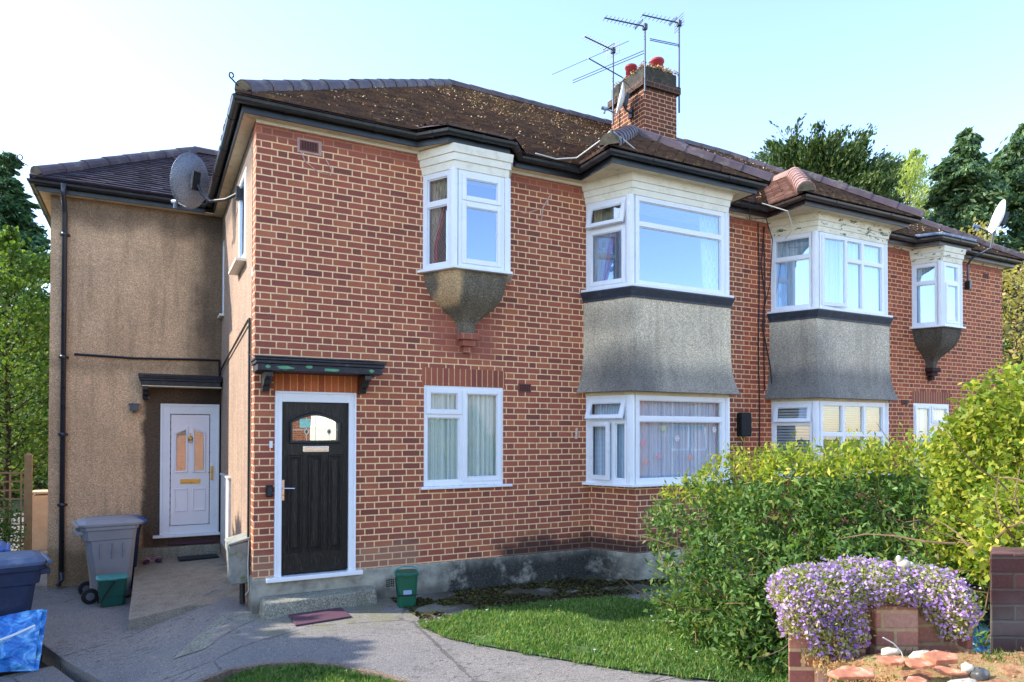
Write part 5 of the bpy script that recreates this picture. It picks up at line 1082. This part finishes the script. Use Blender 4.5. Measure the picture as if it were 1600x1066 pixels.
pr_=empty('brick_pier',LF(2.6,3.6),'dark weathered brick gate pier at the right edge under the bush','pier'); m=MB(); m.ext([LF(a,b,0) for a,b in ((2.35,3.42),(3.1,3.40),(3.1,3.8),(2.63,3.8))],(0,0,1.345)); m.build('brickwork',M_gwd,pr_,bevel=.01)
fwl=empty('rubble_wall',LF(1.8,2.3),'nearest low wall topped with moss and broken red tiles','wall'); m=MB(); m.ext([LF(a,b,0) for a,b in ((1.17,2.05),(3.2,1.9),(3.2,2.90),(1.33,2.93))],(0,0,.985)); m.build('brickwork',M_gw,fwl)
nu,nv=60,34; m=MB()
def mz(u,v): 
    e=min(1,u*9)*min(1,(1-v)*10+.15); return .975+.05*e+.035*e*math.sin(5*u+1)*math.cos(4*v)+.025*e*math.exp(-((u-.17)**2/.02+(v-.9)**2/.08))+.012*e*math.sin(31*u+9*v)*math.sin(27*v-8*u)+RNG.random()*.008
for j in range(nv+1):
    for i in range(nu+1):
        u=i/nu; v=j/nv; a=1.15+(1-v)*.0+u*2.05+.17*v*(1-u); b=2.04+v*.92-.14*(1-v)*u; m.v.append(tuple(LF(a,b,mz(u,v))))
for j in range(nv):
    for i in range(nu): a=j*(nu+1)+i; m.f.append((a,a+1,a+nu+2,a+nu+1)); m.mi.append(0)
def mk_mound():
    g=G('mossy_rubble'); P=g.pos(); n=g.noise(P,14,6,.75); c=g.ramp(n,[(.3,hexc('#6a4a30')),(.42,hexc('#b07850')),(.52,hexc('#caa070')),(.6,hexc('#8f8a48')),(.7,hexc('#d8c0a0'))]); return g.fin(c,.95,g.noise(P,60,5,.8),1,.02)
m.build('moss_top',mk_mound(),fwl,uv=False,smooth=True)
n=9000; u=RNG.random(n); v=RNG.random(n)**.7; C=np.array([tuple(LF(1.2+uu*1.9,2.1+vv*.83,1.0+.03*random.random()+.02*math.sin(5*uu+1)*math.cos(4*vv))) for uu,vv in zip(u,v)]); k=(np.sin(u*23)+np.sin(v*17+u*9)>-.5)
leafmesh('dry_moss',C[k],.016,L_dry,fwl,aspect=.35,szvar=.6,dirs=np.tile([0,0,.8],(k.sum(),1)))['kind']='stuff'
kk=(np.sin(u*31+1)+np.sin(v*13+u*7)>1.1); leafmesh('grass_tuft',C[kk]+np.array([0,0,.008]),.03,L_fresh,fwl,aspect=.15,dirs=np.tile([0,0,1.],(kk.sum(),1)))['kind']='stuff'
M_shard=mk_plain('broken_red_tile','#b87454',.95,.35,14,bump=.9,bs=60,dirt='#dcb896',damt=.8)
def shard(px,y,d,sx,sy,rz,tilt,label,mat=None,th=.012,name='broken_tile',cat='broken tile'):
    z=1.934-(y-661.8)/F_PX*d+.0134*d; q=at(px,d,z); pts=[]; n=random.choice((5,6,7))
    for k in range(n): a=2*math.pi*(k+.3*random.random())/n; rr_=random.uniform(.62,1.12); pts.append(Vector((sx*rr_*math.cos(a),sy*rr_*math.sin(a),0)))
    M=Matrix.Translation(q)@Matrix.Rotation(rz,4,'Z')@Matrix.Rotation(tilt,4,'X'); m=MB(); m.ext(pts,(0,0,th)); tag(m.build(name,mat or M_shard,None,base=q,M=M,bevel=.003,uv=False),label,cat)
shard(1325,1052,2.55,.13,.06,R(-10),.05,'large pale red tile piece at the left end of the rubble')
shard(1390,1032,2.62,.075,.05,R(-35),.1,'flat red shard under the pale stone in the rubble')
shard(1432,1036,2.60,.055,.04,R(-25),.12,'small red shard in the middle of the rubble')
shard(1468,1028,2.68,.10,.05,R(-20),.15,'long orange-red tile lying on top of the rubble',None,.02)
shard(1478,1048,2.6,.06,.03,R(-60),.2,'narrow red shard leaning below the orange-red tile')
shard(1430,1066,2.45,.06,.04,R(15),.0,'flat red fragment nearest the camera in the rubble')
def stone(px,y,d,r,label,mat,sx=1.2,sz=.7,name='stone',cat='stone'):
    z=1.934-(y-661.8)/F_PX*d+.0134*d; q=at(px,d,z); m=MB(); n=14;k=8; ph=random.random()*9
    for j in range(k+1):
        th=math.pi*j/k
        for i in range(n):
            a=2*math.pi*i/n; rr=r*(1+.16*math.sin(3*a+ph)*math.sin(th)+.1*math.sin(5*th+2*a+ph)); m.v.append((q.x+rr*sx*math.sin(th)*math.cos(a),q.y+rr*math.sin(th)*math.sin(a),q.z+rr*sz*math.cos(th)))
    for j in range(k):
        for i in range(n): m.f.append((j*n+i,(j+1)*n+i,(j+1)*n+(i+1)%n,j*n+(i+1)%n)); m.mi.append(0)
    return tag(m.build(name,mat,None,base=q,uv=False,smooth=True),label,cat)
stone(1388,1016,2.75,.028,'pale flat stone at the crest of the rubble',M_stone,1.6,.5); stone(1440,1022,2.75,.035,'white stone beside the orange-red tile',M_stone,1.7,.5)
stone(1508,1042,2.62,.022,'small white shell-like stone beside the dark flint',M_stone,1,1); stone(1528,1052,2.6,.03,'dark flint stone at the right of the rubble',mk_plain('flint','#5a5854',.4,.6,20),1.3,.9); stone(1500,1068,2.5,.04,'white slab stone at the bottom edge of the picture',M_stone,2,.4)
m=MB(); pts=[at(px,2.7,1.934-(y-661.8)/F_PX*2.7+.036) for px,y in ((1378,994),(1394,1003),(1406,1016),(1412,1034))]; m.tube(pts,.0025,5); tag(m.build('dry_stalk',M_cablew,None,base=pts[0]),'thin pale dry stalk arching over the rubble','stalk')
# stone ornament: curled resting figure, much weathered
orn=empty('stone_ornament',at(1400,3.12,1.3),'weathered pale stone ornament half sunk in the purple flowers','ornament')
def lump(c,r,sx,sy,sz):
    m=MB(); n=16;k=10
    for j in range(k+1):
        th=math.pi*j/k
        for i in range(n): a=2*math.pi*i/n; rr=r*(1+.07*math.sin(4*a+c.x*9)*math.sin(3*th)); m.v.append((c.x+rr*sx*math.sin(th)*math.cos(a),c.y+rr*sy*math.sin(th)*math.sin(a),c.z+rr*sz*math.cos(th)))
    for j in range(k):
        for i in range(n): m.f.append((j*n+i,(j+1)*n+i,(j+1)*n+(i+1)%n,j*n+(i+1)%n)); m.mi.append(0)
    return m
ml=lump(at(1378,3.12,1.30),.05,1.25,1,.85); 
for c,r_,a_,b_,c_ in ((at(1411,3.12,1.345),.026,1.3,1,.9),(at(1403,3.12,1.368),.014,.9,.9,1.3),(at(1420,3.12,1.345),.018,1.2,1,.8)): l=lump(c,r_,a_,b_,c_); ml.add(l.v,l.f)
ml.build('carving',M_stone,orn,uv=False,smooth=True)
# aubrieta
def shell(center,rx,ry,rz,n,e=1.0,thick=.25,lower=-1):
    q=RNG.normal(size=(n*2,3)); q/=np.linalg.norm(q,axis=1)[:,None]; q=q[q[:,2]>lower][:n]; q=np.sign(q)*np.abs(q)**e
    r_=1-thick*RNG.random(len(q))**1.6; p=q*r_[:,None]*np.array([rx,ry,rz]); return p+np.array(center), q
def rot(p,c):  # rotate offsets into the camera-facing wall frame
    c=np.array(c); d=p-c; x=np.array([math.sin(YAW),-math.cos(YAW),0]); y=np.array([math.cos(YAW),math.sin(YAW),0]); return c+d[:,:1]*x+d[:,1:2]*y+d[:,2:]*np.array([0,0,1])
aub=empty('aubrieta_plant',at(1360,3.05,1.2),'purple flowering aubrieta cushion spilling over the low brick wall','flowering plant')
FL=[];FP=[]
for px,d,z,a,b,c,n in ((1275,3.05,1.235,.20,.19,.115,3600),(1345,3.12,1.265,.20,.2,.10,3200),(1430,3.12,1.24,.20,.2,.10,3000),(1468,3.06,1.19,.115,.18,.11,2200),(1262,2.95,1.14,.12,.08,.10,1600),(1300,2.93,1.08,.10,.05,.15,1300),(1335,2.94,1.10,.05,.05,.10,450),(1485,2.98,1.12,.05,.08,.10,600)):
    cc=at(px,d,z); p,q=shell(cc,a,b,c,n,1,.3,-.6); p=rot(p,cc)+RNG.normal(size=(len(p),3))*.006; FL.append(p)
    p,q=shell(cc,a*1.04,b*1.04,c*1.06,int(n*.5),1,.12,-.6); FP.append(rot(p,cc)+RNG.normal(size=(len(p),3))*.005)
FL=np.concatenate(FL);FP=np.concatenate(FP)
nf=lambda P:np.sin(P[:,0]*41+P[:,2]*23)*np.sin(P[:,1]*37+1.3)+np.sin(P[:,2]*53+P[:,0]*19)*.6+RNG.normal(size=len(P))*.45
FP=FP[nf(FP)>-.75]; FP=np.concatenate([FP,FP[RNG.integers(0,len(FP),500)]+RNG.normal(size=(500,3))*.018])
FL=np.concatenate([FL,FL[RNG.integers(0,len(FL),2500)]+RNG.normal(size=(2500,3))*.016])
leafmesh('foliage',FL,.017,L_aub,aub,aspect=.5); f=leafmesh('blossom',FP,.0155,L_purple,aub,aspect=.9,nrm=np.tile(np.array([-.5,-.6,.8]),(len(FP),1))); f['kind']='stuff'
# ======================= HEDGES AND BUSHES =======================
def twigs(par,cs,n,L,r=.006,mat=M_twig,upz=.5):
    m=MB()
    for i in range(n):
        c=Vector(random.choice(cs)); d=Vector((random.gauss(0,1),random.gauss(0,1),abs(random.gauss(0,upz))+.2)).normalized(); p=c+Vector((random.gauss(0,.2),random.gauss(0,.2),random.gauss(-.1,.2))); pts=[p]
        for k in range(4): d=(d+Vector((random.gauss(0,.25),random.gauss(0,.25),random.gauss(0,.2)))).normalized(); pts.append(pts[-1]+d*L/4)
        m.tube(pts,[r,r*.85,r*.7,r*.5,r*.3],5)
    return m.build('branches',mat,par,uv=False)
hd=empty('hedge',at(1260,6.2,0),'rounded green hedge dividing the two front gardens','hedge')
HL=[];HN=[];cs=[]
for px,d,z,a,b,c,n in ((1105,6.75,.72,.50,.6,.76,6500),(1195,6.35,.86,.62,.65,.90,9000),(1150,6.1,.55,.45,.4,.62,5000),(1290,6.1,.92,.68,.65,.90,9500),(1385,6.0,.93,.66,.65,.92,9000),(1470,6.1,.95,.55,.6,.95,7000),(1240,5.7,.50,.55,.45,.62,5500),(1340,5.5,.62,.5,.4,.6,4500),(1440,5.35,.65,.45,.4,.6,4000),(1500,4.9,.75,.16,.2,.55,1500)):
    cc=at(px,d,z); cs.append(cc); p,q=shell(cc,a,b,c,n,.72,.32,-.95); p=p+RNG.normal(size=(len(p),3))*.035+.06*np.sin(p*7.0)[:,[1,2,0]]; p=p[p[:,2]>.03]; hole=(np.sin(p[:,0]*7.3+p[:,2]*3)*np.sin(p[:,1]*6.7+1.7)*np.sin(p[:,2]*8.3+p[:,0]*2)>.26)&(RNG.random(len(p))<.85); p=p[~hole]; top=p[:,2]>(z+c*.72); HL.append(p[~top]); HN.append(p[top])
HL=np.concatenate(HL);HN=np.concatenate(HN)
HL=np.concatenate([HL,HN[HN[:,2]<1.28]]); HN=HN[HN[:,2]>=1.28]; leafmesh('foliage',HL,.062,L_hedge,hd,aspect=.36,up=.25,szvar=.55); leafmesh('new_growth',HN+np.array([0,0,.015]),.06,L_bush,hd,aspect=.36,up=.2)
q=RNG.integers(0,len(HN),900); leafmesh('new_growth',HN[q]+np.array([0,0,1])*RNG.random((900,1))*.12,.055,L_bush,hd,aspect=.3,dirs=np.tile([0,0,.9],(900,1)))
twigs(hd,cs,260,.75,.006)
bs=empty('privet_bush',at(1600,4.8,0),'big yellow-green sunlit bush at the right edge above the brick pier','bush'); HL=[];cs=[]
for px,d,z,a,b,c,n in ((1640,4.9,1.72,.62,.6,.76,9000),(1560,5.0,1.55,.34,.4,.62,5000),(1540,4.8,1.28,.28,.35,.40,3500),(1600,4.5,1.30,.40,.35,.35,4000),(1700,4.7,1.3,.5,.5,.7,3000),(1615,3.95,1.42,.24,.3,.14,2200),(1590,3.7,1.37,.13,.2,.07,700)):
    cc=at(px,d,z); cs.append(cc); p,q=shell(cc,a,b,c,n,.85,.35,-.9); HL.append(p+RNG.normal(size=(len(p),3))*.03+.05*np.sin(p*8.0)[:,[1,2,0]])
leafmesh('foliage',np.concatenate(HL),.05,L_bush,bs,aspect=.55,up=.3); twigs(bs,cs,90,.6,.007); m=MB(); c=at(1620,4.9,0); m.tube([c,c+up(.7),c+Vector((.1,.1,1.3))],[.05,.04,.02],8); m.build('stem',M_bark,bs,uv=False)
# ======================= TREES =======================
def limb_tree(name,base,H,prof,label,leafm,nl,per,size,rise=.3,droop=0,z0=.15,trunk=.16,aspect=.4,bare=0,spread=.22,cat='tree',group=None,tuft=1.0,az=None,lm=None,clump=False,ragged=.12):
    base=Vector(base); t=empty(name,base,label,cat,group); m=MB(); pts=[];r_=[]
    for k in range(7): f=k/6; pts.append(base+Vector((.12*math.sin(k*1.3),.12*math.cos(k*1.7),0))*f*H*.08+up(H*f*.97)); r_.append(trunk*(1-f*.9))
    m.tube(pts,r_,9)
    L=[];D=[];lb=MB()
    for i in range(nl):
        f=z0+(1-z0)*(i+random.random())/nl; Rr=prof(f)*(1+random.gauss(0,ragged)); a=random.uniform(0,2*math.pi) if az is None else random.uniform(*az); z=H*f*.97
        d=Vector((math.cos(a),math.sin(a),0)); p=base+up(z-Rr*rise*.3); q=[p]; n=6
        for k in range(1,n+1):
            s_=k/n; q.append(p+d*Rr*s_+up(Rr*(rise*s_-droop*s_*s_))+Vector((random.gauss(0,.03),random.gauss(0,.03),random.gauss(0,.03)))*Rr)
        tr=trunk*.28*(1-f*.6); lb.tube(q,[tr*(1-.13*k) for k in range(n+1)],5)
        if bare and random.random()<bare:
            for k in range(2,n): 
                e=q[k]+Vector((random.gauss(0,.3),random.gauss(0,.3),abs(random.gauss(0,.3))))*Rr*.6; lb.tube([q[k],(q[k]+e)/2+Vector((random.gauss(0,.04),)*3),e],[tr*.4,tr*.3,tr*.15],4)
            nn=int(per*.15)
        else: nn=int(per*(.4+.6*Rr/max(prof(g_/10) for g_ in range(11))))
        s_=RNG.random(nn)**.75; s_=.12+.93*s_; Q=np.array([tuple(v) for v in q]); idx=np.minimum(s_*n,n-1e-3); i0=np.floor(idx).astype(int); fr=(idx-i0)[:,None]; c=Q[i0]*(1-fr)+Q[i0+1]*fr
        w_=spread*Rr*(1.15-s_*.8)[:,None]; off=RNG.normal(size=(nn,3))*np.array([1,1,.55])*w_
        if clump: 
            kc=max(3,nn//40); cc=off[RNG.integers(0,nn,kc)]; off=cc[RNG.integers(0,kc,nn)]+RNG.normal(size=(nn,3))*size*1.1
        L.append(c+off); dd=np.tile([d.x,d.y,rise-droop*1.5],(nn,1)); D.append(dd)
    m.build('trunk',lm or M_bark,t,uv=False); lb.build('limbs',lm or M_bark,t,uv=False)
    L=np.concatenate(L);D=np.concatenate(D); leafmesh('crown',L,size,leafm,t,aspect=aspect,dirs=D*tuft,up=.3); return t
gz=-.45
cone=lambda R0,p=.8:(lambda f: R0*max(.04,(1-f))**p)
oval=lambda R0:(lambda f: R0*max(.15,math.sin(math.pi*min(1,max(0,(f*.86+.12)))))**.7)
b=at(2,22,gz); limb_tree('fir_tree',b,11.6,cone(3.4,.7),'dark fir tree behind the side wing at the left edge',L_fir,230,700,.19,rise=.05,droop=.25,aspect=.3,spread=.16)
b=at(12,15.5,gz); limb_tree('garden_tree',b,6.9,oval(1.75),'fresh green leafy tree beside the side wing, left edge',L_fresh,80,200,.11,rise=.5,z0=.22,trunk=.09,spread=.3,aspect=.6)
b=at(62,19.5,gz); limb_tree('garden_tree',b,6.2,oval(1.6),'small bright leafy tree against the wing corner at the left',L_fresh,70,200,.13,rise=.45,z0=.15,trunk=.08,spread=.3,aspect=.6)
b=at(25,25,gz); limb_tree('laurel_shrub',b,4.3,oval(2.6),'dense dark green shrub behind the trellis',L_hedge,80,190,.16,rise=.3,z0=.02,trunk=.08,spread=.3,aspect=.6,cat='shrub')
b=at(-60,30,gz); limb_tree('laurel_shrub',b,5.5,oval(4.5),'broad shrub far behind the trellis at the left edge',L_fresh,80,200,.2,rise=.3,z0=.02,trunk=.08,spread=.3,aspect=.6,cat='shrub')
b=at(1272,30,gz)
limb_tree('cypress_tree',b,14.3,lambda f:3.0*(1 if f<.8 else 1-(f-.8)*2.2),'large dark cypress with bare upper twigs behind the roof',L_cyp,230,700,.19,rise=.9,droop=0,z0=.35,aspect=.4,spread=.2,bare=.12,tuft=.9)
b2=Vector(b)+Vector((-.9,.6,0)); limb_tree('dead_cypress',b2,16.2,lambda f:2.1*(.35+.65*(1-f)),'thin half-bare leaning cypress left of the dark one behind the roof',L_cyp,46,70,.18,rise=1.0,z0=.6,aspect=.35,spread=.10,bare=.6,trunk=.1)
b=at(1345,31,gz); limb_tree('cypress_tree',b,12.2,lambda f:2.2*max(.25,(1-f))**.6,'shorter cypress right of the big dark one behind the roof',L_cyp,110,420,.24,rise=.8,z0=.4,aspect=.35,spread=.16,tuft=1.2)
b=at(1420,37,gz); limb_tree('willow_tree',b,17.4,lambda f:3.0*max(.1,math.sin(math.pi*min(.97,f*.8+.15)))**.7,'pale yellow-green willow between the dark conifers',L_pale,150,300,.19,rise=.8,z0=.3,aspect=.3,spread=.28,trunk=.2)
for px,d,H,Rr,lab in ((1478,29,13.0,2.3,'leftmost drooping conifer at the right of the roof'),(1515,28,15.2,2.4,'tall middle drooping conifer at the right'),(1600,29,15.8,2.8,'tallest drooping conifer cut by the right edge'),(1660,28,13.5,2.3,'drooping conifer just beyond the right edge')):
    limb_tree('drooping_cypress',at(px,d,gz),H,(lambda Rr:(lambda f: Rr*(1-f**2.2)**.6*(.75+.25*math.sin(f*23))+.1))(Rr),lab,L_dcyp,150,600,.25,rise=.35,droop=.7,z0=.1,aspect=.4,spread=.24,tuft=.9,ragged=.3,group='drooping conifers at the right')
limb_tree('flowering_cherry',at(1500,21,gz),8.6,oval(2.2),'golden-leaved cherry branches right of the far roof end',L_gold,60,80,.12,rise=.6,z0=.3,aspect=.7,spread=.13,trunk=.1,clump=True)
limb_tree('flowering_cherry',at(1590,19,gz),7.2,oval(2.2),'golden-leaved tree at the right edge behind the far corner',L_gold,60,80,.12,rise=.5,z0=.2,aspect=.7,spread=.13,trunk=.1,clump=True)
limb_tree('garden_tree',at(1640,23,gz),6.5,oval(3),'low green tree filling behind the far corner at the right edge',L_cyp,70,220,.18,rise=.4,z0=.05,aspect=.5,spread=.3,trunk=.1)
# trees just outside the left of the frame, which shade the path
for x,y,H,Rr,lab in ((-7.4,2.0,6.6,1.9,'leafy tree left of the frame beside the path'),(-8.2,5.2,7.4,2.0,'taller leafy tree left of the frame behind the path'),(-6.6,-.6,5.2,1.6,'small leafy tree left of the frame near the street'),(-11,8.6,8.4,2.3,'large leafy tree left of the frame behind the wing')):
    limb_tree('street_tree',(x,y,gz),H,oval(Rr*1.15),lab,L_fresh,80,210,.26,rise=.4,z0=.12,trunk=.12,spread=.32,aspect=.7)
# ======================= LEFT BACK GARDEN =======================
tr=empty('trellis',(-2.9,4.2,-.3),'square wooden trellis panel with post at the left edge','trellis')
m=MB(); m.box(-2.58,-2.49,4.16,4.25,-.35,1.60); m.add([(-2.58,4.16,1.6),(-2.49,4.16,1.6),(-2.49,4.25,1.6),(-2.58,4.25,1.6),(-2.535,4.205,1.64)],[(0,1,4),(1,2,4),(2,3,4),(3,0,4)]); m.build('post',M_wood,tr)
m=MB()
for i in range(9): x=-2.62-.13*i; m.box(x-.012,x+.012,4.19,4.205,-.2,1.36)
for i in range(13): z=-.15+.125*i; m.box(-3.75,-2.58,4.205,4.22,z-.012,z+.012)
m.build('lattice',M_wood,tr)
sp=empty('stucco_pillar',(-2.85,7.9,-.25),'squat beige rendered pillar behind the side wing','pillar'); m=MB(); m.add([(-3.08,7.7,-.3),(-2.3,7.7,-.3),(-2.3,8.2,-.3),(-3.08,8.2,-.3),(-2.95,7.75,.74),(-2.3,7.75,.76),(-2.3,8.2,.76),(-2.95,8.2,.74)],[(0,3,2,1),(4,5,6,7),(0,1,5,4),(1,2,6,5),(2,3,7,6),(3,0,4,7)]); m.box(-2.97,-2.3,7.73,8.2,.765,.82); m.build('body',M_stonep,sp,bevel=.03)
pp=empty('potted_shrub',(-2.72,3.7,-.27),'small shrub in a terracotta pot before the trellis','potted plant'); m=MB(); m.lathe([(.09,0),(.14,.24),(.155,.24),(.155,.29),(.13,.29)],(-2.72,3.7,-.27),18); m.build('pot',M_terra,pp)
cc=Vector((-2.75,3.7,.55)); p,q=shell(cc,.26,.26,.5,1500,1,.8); leafmesh('foliage',p,.045,L_hedge,pp,aspect=.5); m=MB(); m.tube([(-2.72,3.7,.0),(-2.74,3.7,.4),(-2.7,3.72,.8)],[.012,.01,.005],6); m.build('stem',M_bark,pp,uv=False)
# ======================= ACROSS THE STREET (seen in the window reflections) =======================
def opp(x,label):
    b=empty('opposite_house',(x,-22,0),label,'house','houses across the street'); m=MB(); wall(m,(x+11,-22,0),(-1,0),0,11,-.3,5.3,[(1,3,1,2.4),(4.2,5.2,0,2.1),(7,9.5,1,2.4),(1,3,3.7,5),(7,9.5,3.7,5)],0,.12); m.box(x+.01,x+10.99,-30,-22.2,-.3,5.28); m.build('wall',M_stonep if x==8 else M_brickB,b)
    m=MB()
    for a,c,z0,z1 in ((8,10,1,2.4),(1.5,4,1,2.4),(8,10,3.7,5),(1.5,4,3.7,5)):
        m.box(x+a,x+c,-22.1,-22.05,z0,z0+.08); m.box(x+a,x+c,-22.1,-22.05,z1-.08,z1); m.box(x+a,x+a+.08,-22.1,-22.05,z0,z1); m.box(x+c-.08,x+c,-22.1,-22.05,z0,z1); m.box(x+(a+c)/2-.05,x+(a+c)/2+.05,-22.1,-22.05,z0,z1)
    m.build('window_frame',M_white,b); m=MB(); m.add([(x-.4,-21.6,5.3),(x+11.4,-21.6,5.3),(x+11.4,-30.4,5.3),(x-.4,-30.4,5.3),(x+3.5,-26,8.3),(x+7.5,-26,8.3)],[(0,1,5,4)[::-1],(2,3,4,5)[::-1],(1,2,5)[::-1],(3,0,4)[::-1],(0,1,2,3)]); m.build('roof',M_tile,b,uv=False)
opp(-6,'first brick house across the street'); opp(8,'second brick house across the street'); opp(22,'third brick house across the street')
